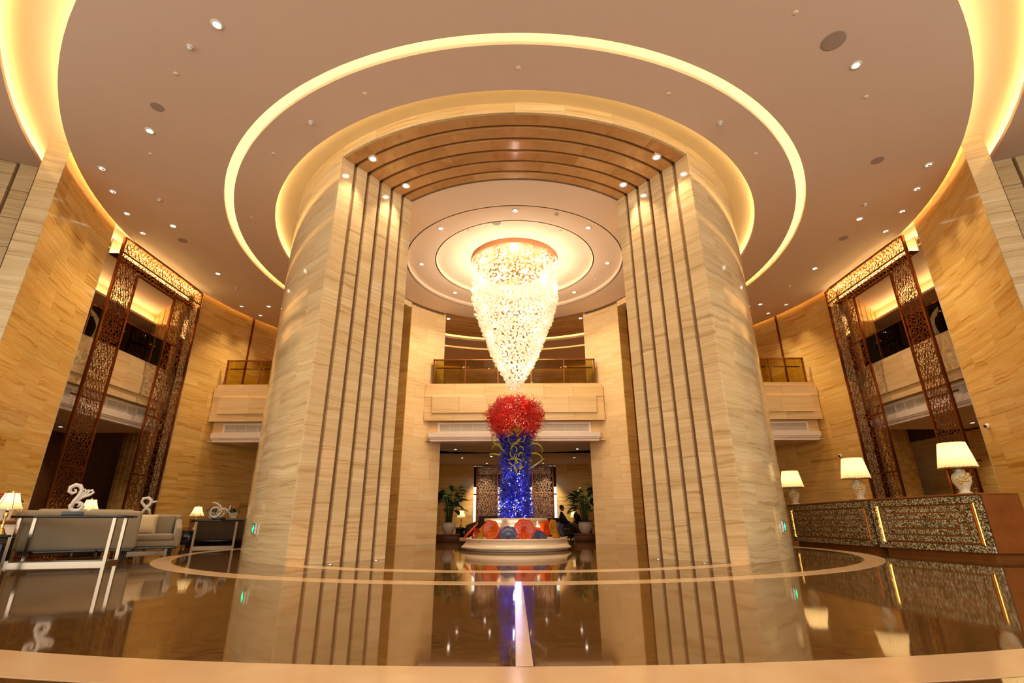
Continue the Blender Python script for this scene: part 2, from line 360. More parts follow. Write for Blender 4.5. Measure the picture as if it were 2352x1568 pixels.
# ---------------------------------------------------------------- the great stone drum
PA = 36.0          # half width of the portals in degrees
def drum_side(s, name):
    W_ = struct(name)
    for a0, a1, ri in ((PA + 0.6, 56, 4.74), (56, 124, 5.2), (124, 144 - 0.6, 4.74)):
        M().arc(ri, 6.66, s * a0, s * a1, 0, 8.86, 12).build('wall_core', 'backing', W_)
    slabs(W_, 6.72, s * PA, s * 124, 0.0, 8.87, 'daylit_drum_stone', w=1.25, h=0.68, t=0.06)
    slabs(W_, 4.68, s * 144, s * 124, 0.0, 8.52, 'inner_stone', w=0.8, h=0.72, t=0.06, inner=True)
    slabs(W_, 4.68, s * PA, s * 56, 0.0, 8.52, 'inner_stone', w=0.8, h=0.72, t=0.06, inner=True)
    # niche return, bronze strip and shadow joint below the ceiling
    d = 0.52
    for k in range(12):
        a = s * 124
        m_ = Matrix.Rotation(R(a), 4, 'Z')
        M().box(-0.012, 0.012, -4.69 - d, -4.69, k * 0.7 + 0.003, k * 0.7 + 0.697, m_).build('stone_slab', 'wall_stone', W_)
    M().arc(5.12, 5.19, s * 112, s * 123.9, 0, 8.35, 4).build('niche_panel', 'bronze', W_)
    M().arc(4.70, 5.2, s * 56, s * 124, 8.38, 8.60, 12).build('niche_head', 'inner_stone', W_)
    # splayed portal sides: six bands of slabs with recessed joints between them
    edges = [(6.72, 6.385), (6.295, 6.015), (5.925, 5.645), (5.555, 5.285), (5.195, 4.925), (4.835, 4.57)]
    for back in (0, 1):
        a = s * (PA if not back else 180 - PA)
        rot = Matrix.Rotation(R(a), 4, 'Z')
        side = 1 if (s > 0) != bool(back) else -1
        t0, t1 = (0.0, 0.07) if side > 0 else (-0.07, 0.0)
        M().box(min(side * 0.065, side * 0.12), max(side * 0.065, side * 0.12), -6.70, -4.60 if not back else -4.75, 0, 8.6, rot).build('reveal_core', 'groove', W_)
        for r1, r0 in edges:
            if back: r0 = max(r0, 4.70)
            me = M().box(t0, t1, -r1, -r0, 0.001, 0.7155).mesh('stone_slab', 'reveal_stone')
            for k in range(12): link('stone_slab', me, W_, (0, 0, k * 0.7167), R(a))
    return W_
wl = drum_side(-1, 'wall_drum_left'); wr = drum_side(1, 'wall_drum_right')
for nm, c in (('beam_front', 0), ('beam_back', 180)):
    B = struct(nm)
    M().arc(4.62, 6.66, c - PA - 0.6, c + PA + 0.6, 8.66, 8.86, 40).build('beam_core', 'groove', B)
    slabs(B, 6.72, c - PA, c + PA, 8.60, 8.87, 'daylit_drum_stone', w=1.05, h=0.27, t=0.06, rows=1)
    for r1, r0 in [(6.66, 6.385), (6.295, 6.015), (5.925, 5.645), (5.555, 5.285), (5.195, 4.925), (4.835, 4.57)]:
        nc = max(4, round(R(2 * PA) * r1 / 1.05)); st = 2 * PA / nc
        me = M().arc(r0, r1, 0.01, st - 0.01, 8.60, 8.66, 6).mesh('stone_slab', 'shaded_soffit_stone')
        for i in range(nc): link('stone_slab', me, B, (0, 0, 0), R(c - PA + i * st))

# ---------------------------------------------------------------- curved outer walls
def outer_wall(name, a0, a1, z1=9.04, rf=11.65):
    W_ = struct(name)
    M().arc(rf + 0.05, rf + 0.35, a0, a1, 0, z1, 16).build('wall_core', 'backing', W_)
    slabs(W_, rf, a0, a1, 0, z1, 'wall_stone', w=1.05, h=0.60, t=0.05, inner=True)
    for a, t0 in ((a0, 0), (a1, 0)):
        sd = 1 if (a == max(a0, a1)) else -1
        me = M().box(min(0, sd * 0.04), max(0, sd * 0.04), -rf - 0.40, -rf + 0.0, 0.002, 0.60).mesh('end_slab', 'daylit_drum_stone')
        for k in range(15): link('end_slab', me, W_, (0, 0, k * z1 / 15), R(a))
    return W_
outer_wall('wall_left', -77.2, -62.6); outer_wall('wall_right', 62.6, 77.6)
outer_wall('wall_back_left', -169.5, -100.0, 8.72); outer_wall('wall_back_right', 100.0, 169.5, 8.72)
# stepped stone portals seen past the wall ends
for s in (-1, 1):
    W_ = struct('wall_portal_' + ('left' if s < 0 else 'right'))
    for i, r in enumerate((12.45, 12.85, 13.25, 13.65, 14.05, 14.45)):
        t0 = 0.0
        me = M().box(min(0, s * 0.08), max(0, s * 0.08), -r - 0.33, -r, 0.003, 0.72).mesh('stone_slab', 'daylit_drum_stone')
        for k in range(12): link('stone_slab', me, W_, (0, 0, k * 0.729), R(s * 66.5))
    M().box(min(s * 0.08, s * 0.3), max(s * 0.08, s * 0.3), -17, -12.3, 0, 8.75, Matrix.Rotation(R(s * 66.5), 4, 'Z')).build('wall_core', 'backing', W_)

for s in (-1, 1):
    M().arc(16.6, 16.8, s * 66.5, s * 167, 0, 9.1, 40).build('wall_outer_' + ('left' if s < 0 else 'right'), 'dark_wood', kind='structure')

# ---------------------------------------------------------------- side rooms behind the lattice portals
for s in (-1, 1):
    nm = 'left' if s < 0 else 'right'
    W_ = struct('wall_side_room_' + nm)
    X = lambda a, b: (min(s * a, s * b), max(s * a, s * b))
    # dark upper wall above the gallery
    M().box(*X(15.6, 15.8), -9, 9, 0, 8.75).build('wall_core', 'dark_wood', W_)
    if s > 0:
        flat_slabs(W_, (15.55, 7.0), (15.55, -1.0), 0, 3.6, 'wall_stone', w=1.1, h=0.6)
    else:
        for k in range(11):
            M().box(-15.6, -15.55, -6 + k * 1.3, -4.75 + k * 1.3, 0.05, 3.4).build('wood_panel', 'dark_wood', W_)
    # lit drop in the ceiling
    M().box(*X(14.1, 15.6), -9, 9, 8.04, 8.12).build('cove_ledge', 'ceiling_paint', W_)
    M().box(*X(12.3, 14.5), -6.0, 4.2, 8.57, 8.62).build('room_ceiling', 'ceiling_paint', W_)
    M().box(*X(14.40, 14.45), -9, 9, 8.12, 8.75).build('cove_back', 'cove_paint', W_)
    M().box(*X(14.25, 14.28), -8, 8, 8.13, 8.145).build('light_strip', 'led_soft', W_)
    # stepped reveal on the far side
    q0, q1 = Vector((12.2, 1.95)), Vector((14.45, 3.75)); dd = (q1 - q0).normalized(); Lq = (q1 - q0).length; u = 0.0
    for wd in (0.55, 0.55, 0.55, 0.55, 0.55):
        pa = q0 + dd * u; u += wd + 0.04
        ang = math.atan2(dd.y, dd.x) if s > 0 else math.atan2(dd.y, -dd.x)
        me = M().box(0, wd - 0.04, *((0, 0.1) if s > 0 else (-0.1, 0)), 0.001, 0.728).mesh('stone_slab', 'wall_stone')
        for k in range(12): link('stone_slab', me, W_, (s * pa.x, pa.y, k * 0.729), ang)
    m_ = Matrix.Translation((s * q0.x, q0.y, 0)) @ Matrix.Rotation(math.atan2(dd.y, s * dd.x), 4, 'Z')
    M().box(0, 3.0, *((0.06, 0.2) if s > 0 else (-0.2, -0.06)), 0, 8.75, m_).build('wall_core', 'groove', W_)
    M().box(*X(12.05, 15.6), -8.9, -8.7, 0, 8.75).build('wall_core', 'dark_wood', W_)

# ---------------------------------------------------------------- mezzanine (one floor plate, three parapets)
mz = struct('floor_gallery')
YF = 3.25
def plate(z0, z1, mat, name, ri, ro, yf, s):
    """part of the ring behind the line y = yf on side s"""
    a_in = math.degrees(math.acos(-yf / ri)) if ri > yf else 180; a_out = math.degrees(math.acos(-yf / ro)); n = 24
    pts = []
    for i in range(n + 1):
        u = i / n; a = a_out + (180 - a_out) * u; pts.append((ro * sin(R(a)) * s, -ro * cos(R(a))))
    for i in range(n + 1):
        u = i / n; a = 180 + (a_in - 180) * u; pts.append((ri * sin(R(a)) * s, -ri * cos(R(a))))
    k = len(pts); vs = [(x, y, z0) for x, y in pts] + [(x, y, z1) for x, y in pts]
    fs = [(i, (i + 1) % k, (i + 1) % k + k, i + k) for i in range(k)]
    for i in range(n):
        j = k - 1 - i; fs += [(i, i + 1, j - 1, j), (i + k, j + k, j - 1 + k, i + 1 + k)]
    return M().add(vs, fs).build(name, mat, mz)
for s in (-1, 1):
    plate(3.47, 3.50, 'ceiling_paint', 'soffit', 6.75, 11.6, YF + 0.1, s)
    plate(4.2, 5.3, 'backing', 'floor_plate', 6.75, 11.6, YF + 0.25, s)
M().box(-3.9, 3.9, YF + 0.1, 6.9, 3.47, 3.50).build('soffit', 'ceiling_paint', mz)
M().box(-3.9, 3.9, YF + 0.25, 6.9, 4.2, 5.3).build('floor_plate', 'backing', mz)
def balcony(name, label, x0, x1, pcols, posts, yf=YF, xg=0.28, dirn=0):
    t = thing(name, label, 'balcony', (0, 0, 0))
    # parapet: band rows of slabs, a proud middle panel of slabs
    M().box(x0 + 0.02, x1 - 0.02, yf + 0.06, yf + 0.25, 4.19, 5.5).build('parapet_core', 'backing', t)
    flat_slabs(t, (x0 + 0.06, yf + 0.03), (x1 - 0.06, yf + 0.03), 5.46, 5.57, 'inner_stone', rows=1, w=1.1, t=0.15)
    flat_slabs(t, (x0, yf), (x1, yf), 5.06, 5.455, 'inner_stone', rows=1, cols=pcols, t=0.08)
    flat_slabs(t, (x0, yf), (x1, yf), 4.18, 4.45, 'inner_stone', rows=1, cols=pcols, t=0.08)
    flat_slabs(t, (x0 + xg, yf - 0.06), (x1 - xg, yf - 0.06), 4.45, 5.06, 'inner_stone', rows=1, cols=pcols, t=0.12)
    flat_slabs(t, (x0, yf + 0.02), (x0 + xg, yf + 0.02), 4.45, 5.06, 'inner_stone', rows=1, cols=1, t=0.06)
    flat_slabs(t, (x1 - xg, yf + 0.02), (x1, yf + 0.02), 4.45, 5.06, 'inner_stone', rows=1, cols=1, t=0.06)
    # air grille and white cornice below
    g0, g1 = x0 + 0.5, x1 - 0.5
    fr = M(); fr.box(g0, g1, yf + 0.14, yf + 0.2, 4.06, 4.12); fr.box(g0, g1, yf + 0.14, yf + 0.2, 3.76, 3.80); fr.box(g0, g0 + 0.08, yf + 0.14, yf + 0.2, 3.8, 4.06); fr.box(g1 - 0.08, g1, yf + 0.14, yf + 0.2, 3.8, 4.06)
    fr.build('grille_frame', 'white_trim', t)
    sl = M()
    for k in range(9): sl.box(g0 + 0.08, g1 - 0.08, yf + 0.16, yf + 0.19, 3.805 + k * 0.028, 3.819 + k * 0.028)
    for k in range(1, int((g1 - g0) / 0.42)): sl.box(g0 + 0.42 * k, g0 + 0.42 * k + 0.015, yf + 0.15, yf + 0.2, 3.8, 4.06)
    sl.build('grille_louvres', 'white_metal', t)
    M().box(x0 + 0.1, x1 - 0.1, yf + 0.2, yf + 0.4, 3.74, 4.2).build('grille_back', 'inner_stone', t)
    c0, c1 = x0 + 0.2, x1 - 0.2
    M().box(c0, c1, yf - 0.02, yf + 0.25, 3.58, 3.75).box(c0 + 0.02, c1 - 0.02, yf, yf + 0.25, 3.53, 3.575).box(c0 + 0.05, c1 - 0.05, yf + 0.03, yf + 0.25, 3.44, 3.525).build('cornice', 'white_trim', t)
    # glass railing
    r0, r1 = x0 + 0.24, x1 - 0.24; zt = 6.53
    rf_ = M().box(r0, r1, yf + 0.05, yf + 0.11, zt - 0.045, zt).box(r0, r0 + 0.05, yf + 0.05, yf + 0.11, 5.57, zt).box(r1 - 0.05, r1, yf + 0.05, yf + 0.11, 5.57, zt).build('rail_frame', 'rail_bronze', t)
    xs = [r0 + 0.05] + posts + [r1 - 0.05]
    for p in posts: M().box(p - 0.018, p + 0.018, yf + 0.05, yf + 0.10, 5.57, zt - 0.04).build('rail_post', 'rail_bronze', rf_)
    for i in range(len(xs) - 1): M().box(xs[i] + 0.02, xs[i + 1] - 0.02, yf + 0.07, yf + 0.082, 5.58, zt - 0.045).build('glass_pane', 'rail_glass', rf_)
    hr_ = M().box(r0 + 0.1, r1 - 0.1, yf + 0.17, yf + 0.23, 6.20, 6.235).build('handrail', 'bronze', t)
    for p in posts:
        for d in (-0.1, 0.1): M().lathe([(0.02, 0), (0.028, 0.02), (0.028, 0.05), (0.02, 0.09)], 10, mat=Matrix.Translation((p + d, yf + 0.06, 6.19)) @ Matrix.Rotation(R(-90), 4, 'X')).build('rail_bracket', 'brass', hr_)
    return t
balcony('balcony', 'wide stone balcony with glass railing behind the chandelier', -3.32, 3.26, 6, [-1.86, -0.63, 0.61, 1.84])
balcony('balcony', 'stone balcony with glass railing beside the left edge of the drum', -11.15, -6.0, 4, [-9.6, -8.3, -7.0])
balcony('balcony', 'stone balcony with glass railing beside the right edge of the drum', 6.0, 11.15, 4, [7.0, 8.3, 9.6])
# side galleries behind the lattice portals: same build, turned through a right angle
for s, lab in ((-1, 'stone gallery front behind the left bronze lattice portal'), (1, 'stone gallery front behind the right bronze lattice portal')):
    b_ = balcony('gallery', lab, -4.3, 2.5, 6, [-2.9, -1.6, -0.3, 1.1], yf=0.0)
    # local +y must point outwards (away from the hall)
    if s < 0:
        b_.rotation_euler = (0, 0, R(90)); b_.location = (-12.15, 0, 0.17)
    else:
        b_.rotation_euler = (0, 0, R(90)); b_.scale = (1, -1, 1); b_.location = (12.15, 0, 0.17)
    W_ = [o for o in bpy.data.objects if o.name == 'wall_side_room_' + ('left' if s < 0 else 'right')][0]
    M().box(min(s * 12.4, s * 15.6), max(s * 12.4, s * 15.6), -8.7, 2.5, 3.66, 5.5).build('gallery_floor', 'ceiling_paint', W_)

# ---------------------------------------------------------------- bronze lattice portals
def scroll_panel(rng, u1, v1, cell=0.158, top=lambda v: 0):
    """pierced metal scrollwork filling u in 0..u1, v in 0..v1 (flat bars bent into open C scrolls)"""
    m_ = M(); row = 0; v = cell * 0.5; th = 0.0075
    while v < v1:
        u = cell * (0.5 if row % 2 else 0.95)
        while u < u1 - cell * 0.3:
            r0 = cell * rng.uniform(0.44, 0.60); a0 = rng.uniform(0, 2 * pi); dr = rng.choice((-1, 1)); n = 11; pts = []
            cu = min(max(u + rng.uniform(-.2, .2) * cell, r0 + .01), u1 - r0 - .01); cv = min(max(v + rng.uniform(-.2, .2) * cell, r0 + .01), v1 - r0 - .01)
            for i in range(n + 1):
                q = i / n; rr = r0 * (1 - 0.62 * q ** 1.5); a = a0 + dr * q * 2 * pi * 1.25
                pts.append((cu + rr * cos(a), cv + rr * sin(a)))
            vs = []
            for i, (pu, pv) in enumerate(pts):
                a = a0 + dr * (i / n) * 2 * pi * 1.25
                for e_ in (-th, th):
                    for d_ in (0, 0.014): vs.append((pu + e_ * cos(a), d_, pv + e_ * sin(a)))
            fs = []
            for i in range(n):
                k = 4 * i; q = k + 4
                fs += [(k, q, q + 1, k + 1), (k + 2, k + 3, q + 3, q + 2), (k, k + 2, q + 2, q), (k + 1, q + 1, q + 3, k + 3)]
            m_.add(vs, fs)
            u += cell * 0.98
        v += cell * 0.90; row += 1
    return m_
rng = random.Random(5)
def portal(label, ZT=8.60, ZI=7.90, full=True, metal='lattice_bronze'):
    """local frame: x along the wall, +y away from the hall; built once and turned for each side"""
    t = thing('lattice_portal', label, 'lattice portal')
    HW, IW, DP = 1.92, 0.89, 0.20
    fw = 0.03
    # side faces and splays
    for s in (-1, 1):
        xi, xo = s * IW, s * (HW - fw); L_ = math.hypot(xo - xi, DP)
        p = scroll_panel(rng, L_, ZI + 0.1); me = p.mesh('scroll_splay', metal)
        if s < 0: link('scroll_splay', me, t, (xo, 0.01, 0), math.atan2(DP, xi - xo))
        else: link('scroll_splay', me, t, (xi, DP, 0), math.atan2(-DP, xo - xi))
        M().box(s * HW - 0.03, s * HW + 0.03, -0.035, 0.035, 0, ZT).build('post', 'bronze', t)
        M().box(s * IW - 0.028, s * IW + 0.028, DP - 0.03, DP + 0.03, 0, ZI).build('post', 'bronze', t)
        for z in ((2.1, 3.9, 6.4) if full else (2.1,)):
            M().box(min(s * IW, s * (HW - .02)), max(s * IW, s * (HW - .02)), DP + 0.03, DP + 0.06, z, z + 0.05).build('tie_bar', 'bronze', t)
    p = scroll_panel(rng, 2 * HW, 0.43); me = p.mesh('scroll_header', metal); link('scroll_header', me, t, (-HW, 0, ZT - 0.44))
    p = scroll_panel(rng, 2 * (HW - fw), 0.33); me = p.mesh('scroll_soffit', metal); o = link('scroll_soffit', me, t, (-(HW - fw), DP + 0.0, ZI)); o.rotation_euler = (R(38), 0, 0)
    M().box(-HW, HW, -0.02, 0.02, ZT - 0.46, ZT - 0.43).box(-IW, IW, DP - 0.025, DP + 0.025, ZI - 0.02, ZI + 0.03).box(-HW, HW, -0.03, 0.03, ZT - 0.02, ZT + 0.02).build('rail', 'bronze', t)
    if not full: return t
    # light trough inside the header, shining on the scrolls from behind
    M().box(-HW + 0.05, HW - 0.05, 0.40, 0.43, ZT - 0.50, ZT + 0.02).build('header_back', 'cove_paint', t)
    M().box(-HW + 0.05, HW - 0.05, 0.14, 0.41, ZT - 0.50, ZT - 0.475).build('light_shelf', 'bronze', t)
    M().box(-HW + 0.1, HW - 0.1, 0.24, 0.36, ZT - 0.47, ZT - 0.46).build('light_strip', 'led_wide', t)
    return t
P1 = portal('tall bronze scrollwork portal on the left, behind the grey sofas')
P2 = copy_tree(P1); P3 = portal('bronze scrollwork screen at the far back of the lounge, daylight behind it', 3.45, 3.05, False, 'daylit_bronze')
P1.rotation_euler = (0, 0, R(90)); P1.location = (-11.42, -0.12, 0)
P2['label'] = 'tall bronze scrollwork portal on the right, behind the reception desks'
P2.rotation_euler = (0, 0, R(-90)); P2.location = (11.42, 0.0, 0)
P3.location = (0, 11.42, 0)
for p in (P1, P2, P3): p['group'] = 'bronze lattice portals'

# back wall behind the far portal: dark panelling with narrow glazed strips
wb = struct('wall_back')
M().box(-2.4, 2.4, 12.35, 12.5, 2.45, 3.5).build('wall_core', 'dark_wood', wb)
for x0, x1 in ((-1.93, -0.95), (-0.55, 0.55), (0.95, 1.93)): M().box(x0, x1, 12.33, 12.45, 0, 2.45).build('wood_panel', 'dark_wood', wb)
for s in (-1, 1):
    flat_slabs(wb, (min(s * 2.35, s * 8), 12.3), (max(s * 2.35, s * 8), 12.3), 0, 3.47, 'wall_stone', w=1.1, h=0.58)
    M().box(min(s * 2.35, s * 9), max(s * 2.35, s * 9), 12.36, 12.5, 0, 9).build('wall_core', 'backing', wb)
slabs(wb, 11.65, 169.5, 190.5, 3.55, 8.72, 'wall_stone', w=1.05, h=0.6, t=0.05, inner=True)
M().arc(11.7, 11.9, 169.5, 190.5, 3.55, 9.0, 10).build('wall_core', 'backing', wb)
win = struct('window_1')
for x0, x1 in ((-2.35, -1.93), (-0.95, -0.55), (0.55, 0.95), (1.93, 2.35)):
    w_ = M().box(x0, x0 + .05, 12.32, 12.40, 0, 2.45).box(x1 - .05, x1, 12.32, 12.40, 0, 2.45).box(x0, x1, 12.32, 12.40, 2.05, 2.11).build('window_frame', 'bronze', win)
    M().box(x0 + .05, x1 - .05, 12.35, 12.36, 0.0, 2.05).build('window_pane', 'window_glass', w_); M().box(x0 + .05, x1 - .05, 12.35, 12.36, 2.11, 2.45).build('window_pane', 'window_glass', w_)
M().arc(11.3, 12.5, 140, 220, 3.505, 3.53, 30).build('ceiling_lounge', 'ceiling_paint', mz)

# dark seam running down each back wall
for s in (-1, 1):
    M().box(-0.03, 0.03, -11.66, -11.60, 5.3, 8.7, Matrix.Rotation(R(s * 112), 4, 'Z')).build('wall_seam', 'bronze', mz)

# ---------------------------------------------------------------- downlights, detectors, speakers
def ring_mesh():
    return M().lathe([(0.058, 0.0), (0.062, -0.012), (0.095, -0.014), (0.100, 0.0)], 24)
DL_RING = ring_mesh().mesh('trim_ring', 'white_metal')
DL_CUP = M().lathe([(0.06, -0.002), (0.0, -0.001)], 24, smooth=False).mesh('lamp_face', 'lamp_disc')
DL_DIM = M().lathe([(0.06, -0.002), (0.0, -0.001)], 24, smooth=False).mesh('lamp_face', 'lamp_disc_dim')
DL_CAP = M().lathe([(0.03, -0.012), (0.0, -0.02)], 12).mesh('lamp_cap', 'bronze')
def downlight(p, label, group, lit, power=0, angle=80, scale=1.0, aim=(0, 0, -1)):
    t = thing('downlight', label, 'downlight', p, 0, group)
    link('trim_ring', DL_RING, t); link('lamp_face', DL_CUP if lit else DL_DIM, t)
    if not lit: link('lamp_cap', DL_CAP, t, (0.015, 0.01, 0))
    t.scale = (scale, scale, scale)
    if power: lamp('spot', 'SPOT', (0, 0, -0.04), power, (1.0, 0.78, 0.49), t, 0.05, angle, 0.8, aim)
    return t
side = lambda a: 'left' if a < 0 else 'right'
LIT = {-30.2: 'large bright downlight at the top of the view, above the sofa side', -51.5: 'bright downlight just past the grey speaker disc on the sofa side',
       -75: 'bright downlight between the dim ones and the light ring, by the left lattice portal', -91.7: 'bright downlight over the middle of the left lattice portal header', -107.5: 'bright downlight closest to the drum above the left balcony',
       39.1: 'large bright downlight beside the largest speaker disc', 74: 'bright downlight between the dim ones and the light ring, by the right lattice portal', 90.8: 'bright downlight over the middle of the right lattice portal header', 107.7: 'bright downlight closest to the drum above the right balcony'}
for a in list(LIT) + [0.0, 150, -150, 180, 128, -128]:
    downlight(pol(10.02, a, ZC), LIT.get(a, 'round downlight of the outer ceiling ring, overhead or hidden behind the drum'), 'lit downlights of the outer ceiling ring', True, 75 * K_DOWN, 100)
ORD = ('first', 'second', 'third', 'fourth')
for sd, lst in (('left', (-62.8, -67.8, -73.1, -78.3)), ('right', (63.0, 68.2, 73.6, 78.9))):
    for a, o_ in zip(lst, ORD):
        downlight(pol(11.02, a, ZC), 'dim white adjustable downlight along the %s curved wall, %s from its free end' % (sd, o_), 'dim adjustable downlights along the curved walls', False, 28 * K_DOWN, 70)
for sd, lst in (('left', (-105.8, -110.8)), ('right', (106.3, 111.0))):
    for a, o_ in zip(lst, ('nearer the lattice portal', 'nearer the drum')):
        downlight(pol(11.02, a, ZC), 'dim white adjustable downlight above the %s balcony, %s' % (sd, o_), 'dim adjustable downlights along the curved walls', False, 28 * K_DOWN, 70)
for a, w_ in ((0.4, 'straight in front of it'), (-44.3, 'in front of it, on the sofa side'), (44.3, 'in front of it, on the desk side'), (-88.5, 'beside it, on the sofa side'), (88.5, 'beside it, on the desk side'), (-133.8, 'behind it, on the sofa side'), (133.8, 'behind it, on the desk side')):
    downlight(pol(3.08, a, 8.75), 'small bright downlight by the chandelier, ' + w_, 'downlights around the chandelier', True, 50 * K_DOWN, 130, 0.9)
for r, a in ((6.28, 31.4), (5.14, 31.8)):
    for s in (-1, 1):
        which = 'outer' if r > 6 else 'inner'
        downlight(pol(r, s * a, 8.60), '%s downlight in the front portal soffit, on the %s side' % (which, 'sofa' if s < 0 else 'desk'), 'downlights in the portal soffit', True, 30 * K_DOWN, 62, 1.1, aim=pol(0.34, s * 90, -1.0))
for s in (-1, 1): downlight(pol(5.08, s * 147.6, 8.60), 'small downlight in the back portal soffit above the balcony, on the %s side' % ('sofa' if s < 0 else 'desk'), 'downlights in the back portal soffit', True, 30 * K_DOWN, 90)
def disc_thing(name, label, cat, p, r, h, mat, group):
    t = thing(name, label, cat, p, 0, group); M().lathe([(r, 0), (r, -h), (r * .9, -h * 1.2), (0, -h * 1.2)], 24).build('cover', mat, t)
    M().lathe([(r * .9, -h * 1.2 - .002), (0, -h * 1.2 - .002)], 20).build('grille', 'speaker_grille', t); return t
for i, (r, a, rad) in enumerate(((10.0, -46.4, .12), (10.06, -79.6, .13), (10.0, 34.1, .20), (9.95, 58.7, .13), (9.97, 79.9, .13), (2.32, -13.0, .14))):
    disc_thing('ceiling_speaker', ['round grey speaker grille near the bright downlight above the sofa side', 'round grey speaker grille above the left lattice portal', 'largest round speaker grille, beside the bright downlight above the desk side', 'round grey speaker grille between two bright downlights above the reception desks', 'round grey speaker grille above the right lattice portal', 'pale round speaker grille next to the top of the chandelier'][i],
               'speaker', pol(r, a, ZC if r > 5 else 8.90), rad, 0.006, 'speaker_grille' if r > 5 else 'inner_ceiling_paint', 'ceiling speakers')
for r, a, z, w_ in ((10.05, -34.9, ZC, 'beside the large bright downlight above the sofa side'), (10.0, -67.5, ZC, 'beside the second dim downlight along the left wall'), (10.05, -97.8, ZC, 'above the left balcony'), (7.75, -33.6, ZC, 'between the two light rings, sofa side'), (7.72, 34.3, ZC, 'between the two light rings, desk side'), (9.95, 69.7, ZC, 'beside the second dim downlight along the right wall'), (9.95, 98.4, ZC, 'above the right balcony'), (3.09, 21.8, 8.75, 'in the ceiling ring by the chandelier')):
    t = thing('smoke_detector', 'small white smoke detector ' + w_, 'smoke detector', pol(r, a, z), 0, 'smoke detectors')
    M().lathe([(0.055, 0), (0.055, -0.018), (0.04, -0.03), (0.035, -0.055), (0.0, -0.06)], 18).build('housing', 'white_metal', t)
    M().lathe([(0.047, -0.025), (0.047, -0.032)], 18).build('slot_ring', 'black_glass', t)
for r, a, z in ((9.97, -39.6, ZC), (9.98, -56.4, ZC), (7.77, -22.3, ZC), (7.76, 0.5, ZC), (7.76, 23.0, ZC), (7.74, 45.6, ZC), (9.96, 27.9, ZC), (9.92, 44.8, ZC), (7.79, -45, ZC), (7.85, -67.6, ZC), (3.81, 0, 8.60), (3.89, 50, 8.6), (3.1, -110.3, 8.75), (3.08, 111, 8.75), (2.31, -36.4, 8.90), (2.27, 37.3, 8.90)):
    t = thing('sprinkler_head', 'tiny flush sprinkler cap on the ceiling', 'sprinkler', pol(r, a, z), 0, 'flush sprinkler caps')
    M().lathe([(0.045, 0), (0.045, -0.006), (0.02, -0.012), (0, -0.012)], 16).build('cap', 'inner_ceiling_paint', t)
for s in (-1, 1):
    for r, a in ((6.13, 32.5), (5.0, 33.3)):
        t = thing('floor_uplight', '%s small floor light at the foot of the drum, %s side' % ('outer' if r > 6 else 'inner', 'sofa' if s < 0 else 'desk'), 'floor light', pol(r, s * a, 0.002), 0, 'recessed floor lights')
        M().lathe([(0.05, 0), (0.05, 0.006), (0.035, 0.008)], 20).build('bezel', 'steel', t)
        M().lathe([(0.034, 0.0075), (0, 0.0085)], 16).build('lens', 'uplight_disc', t)

# ---------------------------------------------------------------- chandelier
rng = random.Random(11)
ch = thing('chandelier', 'huge glowing tapered crystal chandelier hanging in the drum', 'chandelier', (0, 0, 0))
M().arc(1.38, 1.44, -180, 180, 8.74, 8.90, 72).build('canopy_ring', 'copper', ch)
M().lathe([(1.37, 8.86), (0, 8.87)], 48).build('canopy_plate', 'brass', ch)
PROF = [(8.76, 1.36), (7.55, 1.36), (7.30, 1.34), (6.95, 1.24), (6.40, 1.04), (5.95, 0.86), (5.50, 0.70), (5.15, 0.50), (4.95, 0.40), (4.72, 0.26), (4.50, 0.12)]
def prad(P, z):
    for (z0, r0), (z1, r1) in zip(P, P[1:]):
        if z <= z0 and z >= z1: return r0 + (r1 - r0) * (z0 - z) / (z0 - z1)
    return P[-1][1] if z < P[-1][0] else P[0][1]
# one faceted drop: a squat many-sided gem under a little wire
def gem(m_, c, r, rot):
    vs = [(0, 0, r * 1.0)] + [(r * .95 * cos(a + rot), r * .95 * sin(a + rot), r * .35) for a in [k * pi / 3 for k in range(6)]] + [(r * .85 * cos(a + rot + .5), r * .85 * sin(a + rot + .5), -r * .35) for a in [k * pi / 3 for k in range(6)]] + [(0, 0, -r * .95)]
    fs = [(0, 1 + k, 1 + (k + 1) % 6) for k in range(6)] + [(1 + k, 7 + k, 1 + (k + 1) % 6) for k in range(6)] + [(1 + (k + 1) % 6, 7 + k, 7 + (k + 1) % 6) for k in range(6)] + [(13, 7 + (k + 1) % 6, 7 + k) for k in range(6)]
    m_.add([(c[0] + x, c[1] + y, c[2] + z) for x, y, z in vs], fs)
drops = []
z = 8.74
while z > 4.5:
    rr = prad(PROF, z)
    for lay, f in enumerate((1.0, 0.86)):
        n = max(4, int(2 * pi * rr * f / (0.108 if lay == 0 else 0.17)))
        ph = rng.random() * 6.28
        for k in range(n):
            if rng.random() < 0.10: continue
            a = ph + 2 * pi * k / n; q = rr * f * rng.uniform(0.95, 1.02)
            drops.append((q * cos(a), q * sin(a), z + rng.uniform(-.03, .03), rng.uniform(0.040, 0.056)))
    z -= 0.098
front = sorted([d for d in drops if d[1] < -0.25 * 1.0], key=lambda d: d[1] + 0.15 * d[2])[:300]
fs_ = set(front)
for i in range(4):
    g_ = M(); gem(g_, (0, 0, 0), 0.043, i * .4); me = g_.mesh('crystal_drop', 'crystal')
    for d in front[i::4]: link('crystal_drop', me, ch, d[:3])
m_ = M()
for d in drops:
    if d not in fs_: gem(m_, d[:3], d[3], rng.random())
m_.build('crystal_cluster', 'crystal', ch, kind='stuff')
m_ = M()
for k in range(150):
    a = rng.random() * 6.28; zz = rng.uniform(4.9, 8.5); rr = prad(PROF, zz) * rng.uniform(0.75, 1.0)
    m_.lathe([(0, -.022), (.019, -.012), (.022, 0), (.019, .012), (0, .022)], 6, mat=Matrix.Translation((rr * cos(a), rr * sin(a), zz)))
